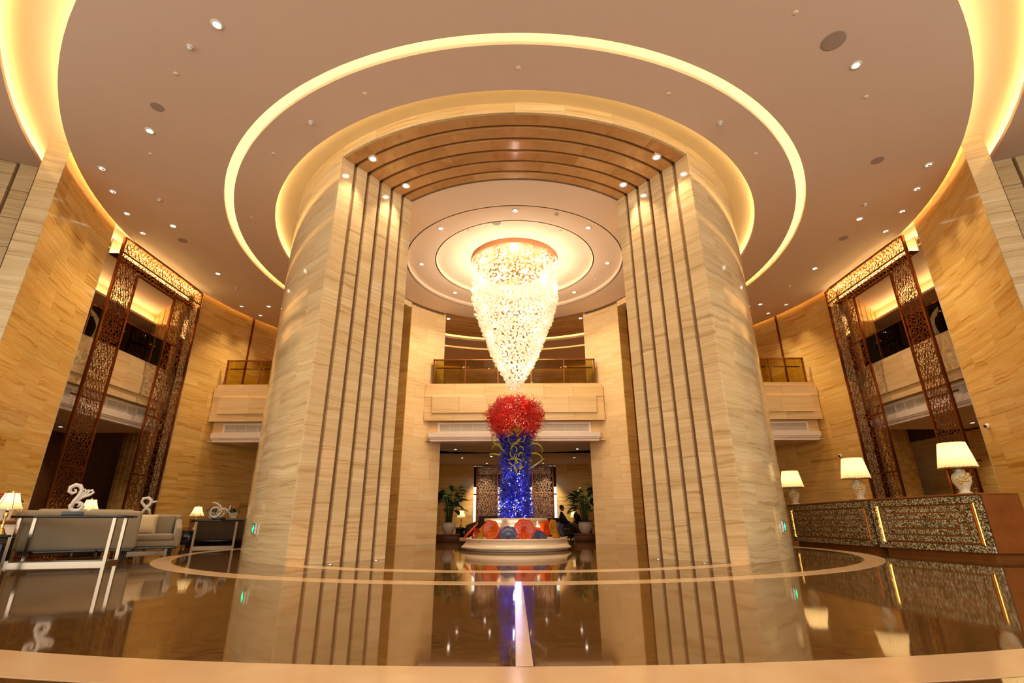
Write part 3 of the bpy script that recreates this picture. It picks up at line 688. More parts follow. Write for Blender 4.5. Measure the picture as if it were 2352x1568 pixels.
m_.build('bulbs', 'bulb', ch, kind='stuff')
m_ = M()
for k in range(24):
    a = k * 2 * pi / 24; m_.tube([(0.5 * cos(a), 0.5 * sin(a), 8.86), (0.5 * cos(a), 0.5 * sin(a), 6.2)], 0.004, 4)
m_.build('hanging_wires', 'steel', ch, kind='stuff')
for zz, rr, p in ((8.3, .12, 34), (7.4, .12, 28), (6.6, .12, 18), (5.8, .1, 9), (5.1, .08, 4)):
    lamp('glow', 'POINT', (0, 0, zz), p * K_CHAND, (1.0, 0.84, 0.60), ch, rr)

for k in range(12): [lamp('ceiling_fill_light', 'POINT', pol(rr_, k * 30 + rr_ * 50, zz_), pw_, (1.0, 0.84, 0.60), ch, 0.03) for rr_, zz_, pw_ in ((1.46, 8.45, 3.5), (1.44, 7.7, 5))]  # unseen lamps added to brighten the ceiling round the chandelier

# ---------------------------------------------------------------- planter and glass sculpture
pl = thing('stone_planter', 'round two-tier cream stone planter in the middle of the drum', 'planter')
M().lathe([(1.40, 0.0), (1.43, 0.03), (1.43, 0.05), (1.50, 0.06), (1.50, 0.09), (1.44, 0.13), (1.39, 0.18), (1.37, 0.24), (1.385, 0.25), (1.40, 0.265), (1.40, 0.295), (1.37, 0.30), (1.20, 0.30), (1.18, 0.26), (0.0, 0.25)], 72).build('lower_basin', 'planter_stone', pl)
M().lathe([(0.62, 0.25), (0.70, 0.32), (0.86, 0.50), (0.86, 0.68), (0.84, 0.70), (0.88, 0.72), (0.89, 0.78), (0.86, 0.80), (0.70, 0.80), (0.66, 0.76), (0, 0.76)], 64).build('upper_bowl', 'planter_stone', pl)
sc = thing('glass_sculpture', 'tall column of curling glass, red crown over yellow and deep blue', 'sculpture', (0, 0, 0.78))
def tendril(m_, p, d, ln, r0, curl, rng, seg=6, n=4):
    d = Vector(d).normalized(); ax = d.cross(Vector((rng.uniform(-1, 1), rng.uniform(-1, 1), rng.uniform(-1, 1)))).normalized()
    pts = [Vector(p)]; rs = [r0]; st = ln / seg
    for i in range(seg):
        d = Matrix.Rotation(curl * (0.4 + 1.2 * i / seg), 3, ax) @ d
        pts.append(pts[-1] + d * st); rs.append(r0 * (1 - 0.85 * (i + 1) / seg))
    m_.tube(pts, rs, n, True, False)
rng = random.Random(3)
REDP = [(3.40, 0.10), (3.32, 0.42), (3.15, 0.70), (2.85, 0.78), (2.55, 0.66), (2.25, 0.46)]
BLUP = [(2.35, 0.44), (1.9, 0.38), (1.2, 0.34), (0.6, 0.38), (0.0, 0.46)]
def cloud(P, z0, z1, n, name, mat, ln, r0, updir, jit=1.0, parts=False):
    m_ = M(); k = 0
    while k < n:
        z = rng.uniform(z0, z1); rr = prad(P, z)
        if rng.random() > 0.25 + rr: continue
        a = rng.uniform(0, 2 * pi); q = rr * rng.uniform(0.45, 1.0) * jit
        d = (cos(a) + rng.uniform(-.5, .5), sin(a) + rng.uniform(-.5, .5), updir + rng.uniform(-.6, .6))
        mm = M() if parts else m_
        tendril(mm, (q * cos(a), q * sin(a), z), d, rng.uniform(*ln), r0 * rng.uniform(.7, 1.2), rng.uniform(0.2, 0.75), rng, 7 if parts else 6, 5 if parts else 4)
        if parts: mm.build(name, mat, sc)
        k += 1
    if not parts: m_.build(name, mat, sc, kind='stuff')
M().tube([(0, 0, -0.01), (0, 0, 3.2)], 0.05, 10).build('pole', 'steel', sc)
cloud(REDP, 2.25, 3.42, 2300, 'red_glass', 'glass_red', (.22, .40), .0145, .25)
cloud(BLUP, 0.0, 2.35, 3400, 'blue_glass', 'glass_blue', (.18, .32), .018, .1)
cloud([(2.5, .42), (1.1, .30)], 1.35, 2.45, 46, 'yellow_horn', 'glass_yellow', (.30, .48), .030, .35, 1.1, True)
for k in range(34):
    mm = M(); a = rng.gauss(0, 9); z = rng.uniform(1.25, 2.45); tendril(mm, pol(0.47, a, z), pol(1, a + rng.uniform(-70, 70), rng.uniform(-.4, .8)), rng.uniform(.22, .36), .024, rng.uniform(.3, .7), rng, 7, 5); mm.build('yellow_horn', 'glass_yellow', sc)
for a, z in ((-100, 2.02), (-60, 1.95), (70, 2.05), (95, 1.8), (-85, 1.75)):
    mm = M(); d = pol(1, a, 0.25); tendril(mm, pol(0.46, a, z), d, 0.55, .034, .28, rng, 9, 6); mm.build('yellow_horn', 'glass_yellow', sc)
mm = M(); tendril(mm, pol(0.38, 85, 1.35), pol(1, 80, 0.55), 0.55, .035, .05, rng, 6, 6); mm.build('clear_horn', 'crystal', sc)
lamp('core_fill_light', 'POINT', (0, 0, 0.35), 110, (0.55, 0.60, 1.0), sc, 0.10)  # unseen lamps added inside the column to make the coloured glass glow
lamp('core_fill_light', 'POINT', (0, 0, 1.2), 50, (0.6, 0.65, 1.0), sc, 0.10)
lamp('core_fill_light', 'POINT', (0, 0, 2.85), 60, (1.0, 0.75, 0.6), sc, 0.10)
for a in (-40, 0, 40):
    lamp('planter_spot', 'SPOT', pol(1.12, a, 0.32), 9, (1.0, 0.88, 0.72), pl, 0.03, 55, 0.6, Vector((0, 0, 1.9)) - Vector(pol(1.05, a, 0.32)))
# blown-glass flowers standing in the lower basin
def glass_flower(p, r, face, mat, label, depth=0.25, ruffle=0.03, centre=None):
    p = (p[0], p[1], p[2] - 0.04); t = thing('glass_flower', label, 'glass flower', (p[0], p[1], 0.27), 0, 'glass flowers in the planter')
    q = Vector(face).to_track_quat('Z', 'Y').to_matrix().to_4x4(); T = Matrix.Translation((0, 0, p[2] - 0.27)) @ q
    wob = lambda a, k: 1 + (ruffle * sin(7 * a + 1) + ruffle * .7 * sin(13 * a)) * (k in (5, 6, 7))
    prof = [(0, -depth * r), (r * .10, -depth * r * .95), (r * .18, -depth * r * .55), (r * .45, -depth * r * .25), (r * .75, -0.05 * r), (r, 0.02), (r * 1.0, 0.03), (r * .74, -0.05 * r + .012), (r * .44, -depth * r * .25 + .012), (r * .17, -depth * r * .5 + .012), (0, -depth * r * .8)]
    M().lathe(prof, 56, wob=wob, mat=T).build('bowl', mat, t)
    m_ = M()
    for k in range(20):
        a = 2 * pi * k / 20; m_.tube([tuple(T @ Vector((rr * r * cos(a), rr * r * sin(a), zz * r + .014))) for rr, zz in ((.22, -depth * .45), (.55, -depth * .17), (.93, 0.0))], 0.004, 4)
    m_.build('ribs', centre or mat, t)
    M().lathe([(0, 0), (r * .10, 0.01), (r * .12, 0.03), (r * .05, .045), (0, .05)], 14, mat=T @ Matrix.Translation((0, 0, -depth * r * .75))).build('centre', centre or mat, t)
    b0 = T @ Vector((0, 0, -depth * r)); M().tube([tuple(b0), (b0.x * .5, b0.y * .5 + .06, (b0.z) * .5), (0, 0.06, 0)], 0.010, 6).build('stem', 'glass_amber', t)
    return t
glass_flower((-0.65, -1.02, 0.56), .235, (-.25, -1, .15), 'glass_orange', 'bright orange fluted glass disc, left of the two facing forward', centre='glass_amber')
glass_flower((0.20, -1.06, 0.55), .27, (.05, -1, .12), 'glass_orange', 'largest orange glass disc with red heart, facing straight forward', centre='glass_red')
glass_flower((-0.20, -1.14, 0.42), .235, (-.05, -1, .30), 'glass_navy', 'dark blue ribbed glass disc between the two orange ones', .12)
glass_flower((0.60, -1.05, 0.37), .20, (.45, -.9, .75), 'glass_navy', 'dark blue glass disc tilted back, right of the large orange one', .12)
glass_flower((-0.90, -0.85, 0.44), .25, (-.75, -.45, .45), 'glass_amber', 'amber glass disc leaning outwards at the sofa side of the planter', .1, centre='glass_yellow')
glass_flower((1.00, -0.72, 0.54), .27, (.80, -.50, .25), 'glass_amber', 'amber veined glass disc standing on edge at the desk side', .1, centre='glass_yellow')
glass_flower((-0.45, -0.90, 0.36), .18, (.1, -1, .5), 'glass_orange', 'low deep orange glass disc behind the blue one')
glass_flower((0.80, -0.62, 0.58), .20, (.5, -.8, .2), 'glass_orange', 'orange glass disc half hidden behind the amber one at the desk side')
glass_flower((0.52, -0.80, 0.44), .20, (-.3, -.8, .6), 'glass_orange', 'orange glass disc lying behind the tilted blue one')
glass_flower((1.18, -0.48, 0.55), .20, (.9, -.3, .3), 'glass_navy', 'blue glass disc at the far desk-side edge of the planter', .1)
glass_flower((-1.03, -0.66, 0.42), .15, (-.5, -.9, .1), 'glass_red', 'red glass cone behind the amber disc at the sofa side', .9)
t = thing('glass_branch', 'forked orange glass branch leaning out over the planter rim', 'glass branch', (-1.12, -0.62, 0.27))
M().tube([(0.10, 0.1, 0.42), (0.0, 0, 0.30), (-0.12, -0.02, 0.18), (-0.24, -.03, 0.06)], [.02, .028, .032, .034], 8).tube([(0.0, 0, .30), (0.05, 0, .15), (0.05, 0, -0.01)], [.018, .016, .014], 6).build('branch', 'glass_orange', t)

# ---------------------------------------------------------------- reception desks
def desk(p0, p1, label, end):
    p0 = Vector(p0); p1 = Vector(p1); d = p1 - p0; L_ = d.length; rz = math.atan2(d.y, d.x)
    # local: x along the front from the near end, -y... front face looks to -x side of the hall => local y = 0 is the front, +y behind
    t = thing('reception_desk', label, 'reception desk', (p0.x, p0.y, 0), rz, 'reception desks')
    D = -0.85; H = 1.20
    B = lambda x0, x1, y0, y1, z0, z1: M().box(x0, x1, min(-y0, -y1), max(-y0, -y1), z0, z1)
    B(0.10, L_ - 0.10, 0.10, 0.80, 0, 0.12).build('plinth', 'desk_wood', t)
    B(0.03, L_ - 0.03, 0.05, 0.85, 0.12, H - 0.04).build('carcass', 'desk_wood', t)
    M().rbox(-0.01, L_ + 0.01, -0.87, 0.02, H - 0.04, H, 0.012).build('desk_top', 'desk_wood', t)
    # mosaic frame round a lit recess and a raised mosaic panel with wood key-lines
    f = 0.13
    B(0, L_, 0, 0.05, 0.12, 0.12 + f).build('mosaic_frame', 'mosaic', t); B(0, L_, 0, 0.05, H - 0.05 - f, H - 0.05).build('mosaic_frame', 'mosaic', t)
    B(0, f, 0, 0.05, 0.12 + f, H - .05 - f).build('mosaic_frame', 'mosaic', t); B(L_ - f, L_, 0, 0.05, 0.12 + f, H - .05 - f).build('mosaic_frame', 'mosaic', t)
    z0, z1 = 0.12 + f, H - 0.05 - f
    for x0 in (f, L_ - f - 0.06): B(x0, x0 + 0.06, 0.042, 0.048, z0, z1).build('light_slot', 'desk_light', t)
    
    x0, x1 = f + 0.075, L_ - f - 0.075; z0 += .012; z1 -= .012
    for k in range(3):
        wd = 0.030; yk = 0.014 - .012 * k
        B(x0, x1, yk, 0.048, z0, z1).build('keyline', 'desk_wood', t)
        x0 += wd; x1 -= wd; z0 += wd; z1 -= wd
        B(x0, x1, yk - 0.006, 0.046, z0, z1).build('mosaic_panel', 'mosaic', t)
        x0 += 0.135; x1 -= 0.135; z0 += 0.105; z1 -= 0.105
    # plain wooden end panels
    M().box(-0.02, 0.0, -0.85, -0.06, 0.12, H - 0.04).build('end_panel', 'desk_wood', t)
    return t
desk((8.83, -4.72), (8.57, -2.0), 'nearer reception desk with glittering mosaic front', 0)
desk((8.56, -1.90), (8.77, 2.25), 'farther reception desk with mosaic front, next to the drum', 0)
def table_lamp_big(p, label):
    t = thing('table_lamp', label, 'lamp', p, 0, 'tall vase lamps on the reception desks'); t.scale = (1.07, 1.07, 1.07)
    M().lathe([(.12, 0), (.12, .02), (.085, .04), (.075, .07), (.10, .12), (.145, .22), (.155, .30), (.13, .37), (.07, .41), (.06, .43), (.085, .45), (.03, .455), (.03, .50)], 32).build('vase', 'vase_glaze', t)
    m_ = M(); rg = random.Random(2)
    for k in range(46):
        a = rg.gauss(-1.75, .55); z = .41 - .32 * abs((a + 1.0) / 2.2) + rg.gauss(0, .035); z = min(.42, max(.05, z)); q_ = rg.uniform(.5, 1.25)
        r = prad([(.45, .08), (.41, .07), (.37, .13), (.30, .155), (.22, .145), (.12, .10), (.07, .075), (.0, .1)], z)
        m_.lathe([(0, -.02 * q_), (.022 * q_, -.008), (.028 * q_, .004), (.014 * q_, .016 * q_), (0, .022 * q_)], 7, mat=Matrix.Translation((r * cos(a), r * sin(a), z)) @ Matrix.Rotation(1.2, 4, 'X'))
    m_.build('flower_relief', 'gold_relief', t)
    n = 56; wob = lambda a, k: 1 + 0.03 * (1 if int(a / (2 * pi) * n + .5) % 2 else -1)
    M().lathe([(.305, .48), (.215, .96)], n, wob=wob, smooth=False).build('shade', 'shade', t)
    M().lathe([(.308, .478), (.312, .485), (.308, .495)], 40).build('shade_trim', 'brass', t)
    M().lathe([(0, .60), (.03, .62), (.035, .66), (.02, .70), (0, .71)], 12).build('bulb', 'lamp_bulb', t)
    lamp('light', 'POINT', (0, 0, .72), 5, (1.0, .74, .42), t, 0.06)
    return t
table_lamp_big((9.13, -4.12, 1.20), 'nearest pleated-shade vase lamp, on the near end of the desks')
table_lamp_big((8.74, -1.45, 1.20), 'middle pleated-shade vase lamp, where the two desks meet')
table_lamp_big((8.90, 1.98, 1.20), 'farthest pleated-shade vase lamp, on the desk end by the drum')
for p, lab in (((8.85, -1.0, 1.20), 'small white dish beside the middle desk lamp'), ((8.86, 1.4, 1.20), 'small white dish beside the farthest desk lamp')):
    t = thing('dish', lab, 'dish', p); M().lathe([(.05, 0), (.06, .008), (.11, .03), (.115, .035), (.10, .034), (.05, .014), (0, .012)], 24).build('bowl', 'white_ceramic', t)
for x, y, a, lab in ((11.21, -2.77, 0, 'small dome camera on the curved wall above the nearest desk lamp'), (11.18, 2.89, 0, 'small dome camera on the wall above the middle desk lamp')):
    d = Vector((x, y, 0)).normalized(); p = d * 11.64; q = (-d).to_track_quat('Z', 'Y').to_matrix().to_4x4()
    t = thing('security_camera', lab, 'camera', (p.x, p.y, 2.82), 0, 'wall dome cameras')
    M().lathe([(.06, 0), (.065, .03), (.05, .06), (0, .06)], 20, mat=q).build('housing', 'white_metal', t)
    M().lathe([(.04, .055), (.035, .08), (.02, .095), (0, .1)], 16, mat=q).build('dome', 'black_glass', t)
# green exit pictograms low on the drum
for s, lab in ((-1, 'green lit exit pictogram low on the drum, on the sofa side'), (1, 'green lit exit pictogram low on the drum, on the desk side')):
    a = s * (49.3 if s < 0 else 51.7)
    t = thing('exit_sign', lab, 'exit sign', pol(6.725, a, 0.50), R(a), 'green exit signs')
    M().box(-.10, .10, -.035, 0, 0, .20).build('case', 'sign_case', t)
    M().box(-.088, .088, -.037, -.035, .012, .188).build('face', 'black_glass', t)
    g_ = M(); y0, y1 = -.040, -.037
    g_.box(-.014, .014, y0, y1, .045, .155).box(-.055, .055, y0, y1, .085, .115).box(-.028, .028, y0, y1, .125, .133).box(-.028, -.016, y0, y1, .125, .165).box(.016, .028, y0, y1, .125, .165).box(-.028, .028, y0, y1, .160, .168)
    g_.box(-.030, .030, y0, y1, .030, .038).box(-.030, -.018, y0, y1, .030, .07).box(.018, .030, y0, y1, .030, .07).box(-.066, -.050, y0, y1, .075, .10).box(.050, .066, y0, y1, .10, .125)
    g_.build('pictogram', 'sign_green', t)
exec_left = True
# ---------------------------------------------------------------- seating area on the left
CAM = Vector((-0.05, -14.77, 0))
def at(az, D, z=0): return (CAM.x + D * sin(R(az)), CAM.y + D * cos(R(az)), z)
def facing(p, q): return math.atan2(q[1] - p[1], q[0] - p[0])
def console(p0, p1, depth, label, mat='steel', H=0.80):
    p0 = Vector(p0[:2]); p1 = Vector(p1[:2]); d = p1 - p0; L_ = d.length; rz = math.atan2(d.y, d.x)
    t = thing('console_table', label, 'console table', (p0.x, p0.y, 0), rz, 'console tables')
    M().rbox(-.10, L_ + .14, -.03, depth + .03, H - .045, H, .006, seg=1).build('table_top', 'black_lacquer', t)
    w = 0.055
    for x in (0, L_ - w):
        for y in (0, depth - w): M().box(x, x + w, y, y + w, w, H - .045).build('leg', mat, t)
    M().box(0, L_, 0, w, 0, w).build('rail', mat, t); M().box(0, L_, depth - w, depth, 0, w).build('rail', mat, t)
    M().box(0, w, w, depth - w, 0, w).build('rail', mat, t); M().box(L_ - w, L_, w, depth - w, 0, w).build('rail', mat, t)
    return t
console((-9.02, -5.22), (-7.52, -4.84), 0.5, 'black-topped console table with thick steel frame, nearest, behind the long grey sofa', H=0.845)
console(at(-36.4, 16.1), at(-32.75, 16.2), 0.4, 'black-topped console behind the armchair, mostly hidden', 'dark_chrome', 0.84)
console(at(-31.0, 18.6), at(-27.5, 18.6), 0.45, 'small dark console table at the foot of the drum, in front of the dark sofa', 'dark_chrome')
def sofa(p, rz, w, dp, label, cloth='sofa_cloth', h=0.92, pillow=False, group=None, bh=0.0, name='sofa'):
    """local: x across, back at +y, seat faces -y"""
    t = thing(name, label, name.replace('_', ' '), p, rz, group)
    M().rbox(-w / 2 + .05, w / 2 - .05, -dp / 2 + .02, dp / 2 - .02, .16, .21, .01).build('base_rail', 'black_lacquer', t)
    M().rbox(-w / 2 + .08, w / 2 - .08, -dp / 2 + .03, dp / 2 - .12, .21, .34, .03).build('seat_base', cloth, t)
    M().rbox(-w / 2, w / 2, dp / 2 - .17, dp / 2, .20, h, .07, seg=4).build('back', cloth, t)
    for s in (-1, 1):
        m_ = M(); m_.rbox(min(s * w / 2, s * (w / 2 - .13)), max(s * w / 2, s * (w / 2 - .13)), -dp / 2, dp / 2 - .10, .20, .62, .05)
        # arms slope up to meet the back
        m_.v = [(x, y, z + (0.26 * max(0, (y + dp * .1) / (dp * .6)) if z > .4 else 0)) for x, y, z in m_.v]
        m_.build('arm', cloth, t)
    n = max(1, round((w - .3) / .75)); cw = (w - .28) / n
    for i in range(n):
        x = -w / 2 + .14 + i * cw
        M().rbox(x, x + cw - .01, -dp / 2 + .01, dp / 2 - .17, .34, .48, .045, seg=4).build('seat_cushion', cloth, t)
        M().rbox(x, x + cw - .01, dp / 2 - .30, dp / 2 - .15, .46, h + bh, .06, seg=4).build('back_cushion', cloth, t)
    for sx in (-1, 1):
        for sy in (-1, 1): M().lathe([(.018, 0), (.028, .16)], 10, c=(sx * (w / 2 - .14), sy * (dp / 2 - .12))).build('leg', 'black_lacquer', t)
    return t
def faceaway(az): return R(-az)       # local +y points away from the camera along this azimuth
sofa(at(-39.0, 14.1), R(39.0 + 180), 1.85, 0.85, 'long grey sofa seen from the back, behind the steel console table', h=0.95, bh=0.03, group='grey sofas')
sofa(at(-40.4, 16.1), R(40.8), 1.9, 0.85, 'far grey sofa, only its back top showing behind the long grey sofa', h=1.0, group='grey sofas')
ac = sofa(at(-34.3, 15.0), R(36), 1.2, 0.92, 'grey-brown armchair holding a cream pillow', h=0.90, name='armchair')
sofa(at(-28.8, 19.6), R(29 + 180), 1.35, 0.75, 'dark brown sofa behind the small dark console table', 'dark_cloth', h=0.86)
t = thing('throw_pillow', 'square cream patterned pillow leaning in the armchair', 'pillow', at(-34.75, 14.85, 0.49), R(36))
m_ = M(); n = 12; vs = []; fs = []
for sgn in (-1, 1):
    for i in range(n + 1):
        for j in range(n + 1):
            u, v = 2 * i / n - 1, 2 * j / n - 1; e = (1 - u ** 4) * (1 - v ** 4); k_ = 1 - .10 * (1 - u * u) * (v * v) - 0.0
            vs.append((.22 * u * (1 - .08 * (1 - v * v)), .07 * sgn * e ** .6 + .02, .22 + .22 * v * (1 - .08 * (1 - u * u))))
for q in (0, (n + 1) ** 2):
    for i in range(n):
        for j in range(n):
            a = q + i * (n + 1) + j; fs.append((a, a + 1, a + n + 2, a + n + 1) if q else (a, a + n + 1, a + n + 2, a + 1))
m_.add(vs, fs, True); o = m_.build('cover', 'pillow_cloth', t); o.rotation_euler = (R(-16), 0, 0)
# white scroll sculptures
def spiral(c, r0, r1, a0, a1, n=16): return [(c[0] + (r0 + (r1 - r0) * i / n) * cos(R(a0 + (a1 - a0) * i / n)), 0, c[1] + (r0 + (r1 - r0) * i / n) * sin(R(a0 + (a1 - a0) * i / n))) for i in range(n + 1)]
def plinth(t, w=.16, mat='grey_block'): M().rbox(-w, w, -.08, .08, 0, .07, .006, seg=1).build('plinth', mat, t)
p = at(-39.95, 12.85, 0.845)
t = thing('scroll_sculpture', 'white scroll sculpture of curling tendrils on a grey block, on the nearest console', 'sculpture', p, R(40.5), 'white sculptures'); plinth(t)
pts = spiral((.03, .16), .02, .10, -200, -560 + 180, 18)
M().tube([(0.035, 0, .15), (.07, 0, .19), (.045, 0, .235), (-.02, 0, .235), (-.065, 0, .18), (-.05, 0, .11), (.01, 0, .08), (.08, 0, .10), (.115, 0, .16), (.09, 0, .22), (.02, 0, .26)], [.014, .022, .028, .03, .034, .038, .04, .036, .03, .024, .016], 10).tube([(-.055, 0, .14), (-.03, 0, .26), (.02, 0, .36), (.04, 0, .46), (0, 0, .53), (-.07, 0, .545), (-.135, 0, .50), (-.14, 0, .43), (-.085, 0, .39), (-.04, 0, .42), (-.05, 0, .46), (-.08, 0, .46)], [.036, .034, .034, .036, .038, .038, .038, .034, .03, .024, .018, .014], 10).tube([(-.02, 0, .24), (.08, 0, .33), (.17, 0, .37), (.22, 0, .42), (.19, 0, .46), (.145, 0, .44), (.15, 0, .42)], [.03, .028, .026, .024, .022, .017, .012], 10).tube([(0, 0, .27), (.07, 0, .38), (.11, 0, .44), (.08, 0, .47), (.05, 0, .44)], [.03, .026, .022, .018, .012], 10).tube([(0.02, 0, .27), (.11, 0, .37), (.15, 0, .42), (.14, 0, .46), (.10, 0, .45)], [.028, .024, .02, .017, .011], 8).build('scrolls', 'white_ceramic', t)
t = thing('loop_sculpture', 'white twisted loop sculpture behind the armchair', 'sculpture', at(-34.95, 16.3, 0.84), R(35), 'white sculptures'); plinth(t)
M().tube([(-.10, 0, .07), (-.04, 0, .20), (.05, 0, .32), (.06, 0, .42), (-.02, 0, .48), (-.12, 0, .46), (-.14, 0, .38), (-.06, 0, .28), (.06, 0, .18), (.10, .02, .07)], [.03, .032, .034, .036, .036, .036, .034, .034, .032, .03], 10).tube([(-.02, .02, .28), (.08, .02, .37), (.19, .02, .40)], [.022, .03, .022], 10).build('loops', 'white_ceramic', t)
t = thing('ring_sculpture', 'white sculpture of crossed rings and horns on the small dark console', 'sculpture', at(-29.15, 18.75, 0.80), R(29), 'white sculptures'); plinth(t, .18, 'black_lacquer')
ringp = [(-.14 + .13 * cos(R(a)), 0, .22 + .15 * sin(R(a))) for a in range(0, 361, 24)]
M().tube(ringp, .03, 8).tube([(.02 + .10 * cos(R(a)), .03, .22 + .13 * sin(R(a))) for a in range(0, 361, 30)], .022, 8).tube([(-.26, 0, .52), (-.12, 0, .48), (0, 0, .38), (.04, 0, .25), (0, 0, .12)], [.014, .03, .036, .03, .02], 8).tube([(-.05, .02, .30), (.12, .02, .34), (.24, .02, .22), (.30, .02, .08)], [.02, .03, .028, .016], 8).tube([(.18, -.02, .20), (.24, -.02, .32), (.26, -.02, .44)], [.03, .024, .012], 8).build('rings', 'white_ceramic', t)
# bell-shade lamps
def bell_lamp(p, label, s=1.0, power=2.6):
    t = thing('bell_lamp', label, 'lamp', p, 0, 'bell-shade table lamps'); t.scale = (s, s, s)
    M().lathe([(.085, 0), (.085, .02), (.06, .05), (.05, .09), (.02, .12), (.035, .15), (.02, .18), (.012, .24), (.03, .30), (.032, .36), (.018, .40)], 24).build('stand', 'brass', t)
    M().lathe([(.05, .40), (.06, .415), (.012, .42), (.012, .5)], 16).build('candle_cup', 'white_ceramic', t)
    wob = lambda a, k: 1 + 0.05 * abs(sin(3 * a))
    shd = M().lathe([(.20, .43), (.165, .50), (.13, .58), (.105, .67), (.10, .70)], 48, wob=wob).build('shade', 'shade', t)
    me = shd.data; bm = bmesh.new(); bm.from_mesh(me); bmesh.ops.delete(bm, geom=[f for f in bm.faces if len(f.verts) > 4], context='FACES'); bm.to_mesh(me); bm.free()
    m_ = M()
    for k in range(6):
        a = k * pi / 3 + pi / 6; m_.tube([(r * cos(a), r * sin(a), z) for r, z in ((.212, .43), (.175, .50), (.138, .58), (.112, .67), (.107, .70))], .004, 4)
    m_.build('shade_wires', 'bronze', t)
    m_ = M()
    for k in range(6):
        a = k * pi / 3; m_.lathe([(0, -.02), (.008, -.01), (.003, .03), (0, .03)], 6, mat=Matrix.Translation((.19 * cos(a), .19 * sin(a), .405)))
    m_.lathe([(.02, .70), (.012, .73), (0, .745)], 10)
    m_.build('crystal_pendants', 'crystal', t, kind='stuff')
    lamp('light', 'POINT', (0, 0, .57), power, (1.0, .72, .38), t, 0.035)
    M().lathe([(0, .52), (.02, .535), (.022, .56), (0, .60)], 10).build('bulb', 'lamp_bulb', t)
    return t
def side_table(p, rz, label, w=.6, h=.52, mat='black_lacquer'):
    t = thing('side_table', label, 'side table', p, rz, 'dark side tables')
    M().rbox(-w / 2, w / 2, -w / 2, w / 2, h - .04, h, .008, seg=1).build('table_top', mat, t)
    M().rbox(-w / 2 + .03, w / 2 - .03, -w / 2 + .03, w / 2 - .03, .08, h - .045, .006, seg=1).build('cabinet', mat, t)
    for sx in (-1, 1):
        for sy in (-1, 1): M().box(sx * (w / 2 - .08) - .02, sx * (w / 2 - .08) + .02, sy * (w / 2 - .08) - .02, sy * (w / 2 - .08) + .02, 0, .08).build('foot', mat, t)
    return t
side_table(at(-44.6, 13.0), R(44), 'black side table under the nearest bell-shade lamp', .6)
bell_lamp(at(-43.95, 13.0, 0.52), 'nearest brass bell-shade lamp, on the black side table', 1.0)
side_table(at(-38.6, 17.4), R(40), 'black side table hidden behind the grey sofas', .6, .55)
bell_lamp(at(-38.95, 17.4, 0.55), 'bell-shade lamp behind the scroll sculpture', 1.05)
side_table(at(-31.3, 19.6), R(30), 'black side table beside the dark brown sofa', .44, .50)
bell_lamp(at(-31.0, 19.6, 0.50), 'small bell-shade lamp beside the small dark console', 1.0, 2.2)
# flower boxes
def flower_box(p, label, petal, w=.26, h=.2, rz=0, n=26):
    t = thing('flower_box', label, 'flower box', p, rz, 'flower boxes'); rg = random.Random(int(p[0] * 100))
    M().lathe([(w * .48, 0), (w * .5, .02), (w * .62, h - .03), (w * .68, h - .02), (w * .68, h), (w * .58, h), (w * .55, h - .03), (0, h - .03)], 4, smooth=False, mat=Matrix.Rotation(R(45), 4, 'Z')).build('box', 'white_ceramic', t)
    lf = M(); ft = M()
    for k in range(n * 3):
        a = rg.uniform(0, 6.28); r = rg.uniform(0, w * .7); z = h + rg.uniform(-.01, .17) - r * .3; c = Vector((r * cos(a), r * sin(a), z)); d = Vector((rg.uniform(-1, 1), rg.uniform(-1, 1), rg.uniform(0, 1))).normalized() * .055; q = d.orthogonal().normalized() * .022
        lf.add([c - d, c + q, c + d, c - q], [(0, 1, 2, 3)])
    for k in range(n):
        a = rg.uniform(0, 6.28); r = rg.uniform(0, w * .6); z = h + rg.uniform(.08, .22) - r * .3
        ft.lathe([(0, -.012), (.022, 0), (.018, .012), (0, .016)], 6, mat=Matrix.Translation((r * cos(a), r * sin(a), z)))
    lf.build('leaves', 'leaf_dark', t, kind='stuff'); ft.build('blossoms', petal, t, kind='stuff'); return t
ledge = thing('planter_ledge', 'low dark-topped ledge carrying the two flower boxes behind the dark sofa', 'ledge', at(-28.6, 20.2), R(28.6))
M().rbox(-1.0, .9, -.15, .15, 0, .80, .01, seg=1).build('body', 'dark_wood', ledge); M().rbox(-1.03, .93, -.18, .18, .80, .84, .01, seg=1).build('top', 'desk_wood', ledge)
flower_box(at(-29.75, 20.15, 0.84), 'white flower box with red blossoms behind the ring sculpture', 'petal_orange', rz=R(29))
flower_box(at(-28.0, 20.2, 0.84), 'white flower box with red blossoms next to the drum', 'petal_orange', rz=R(28))
lg = thing('planter_ledge', 'cream ledge with dark cap at the very edge, behind the nearest bell lamp', 'ledge', at(-44.3, 13.75), R(45))
M().rbox(-.7, .3, -.17, .17, 0, .70, .01, seg=1).build('body', 'white_trim', lg); M().rbox(-.73, .33, -.2, .2, .70, .76, .01, seg=1).build('top', 'desk_wood', lg)
flower_box(at(-44.2, 13.75, 0.76), 'white flower box with dark red blossoms above the nearest bell lamp', 'petal_red', .34, .3, R(45), 30)

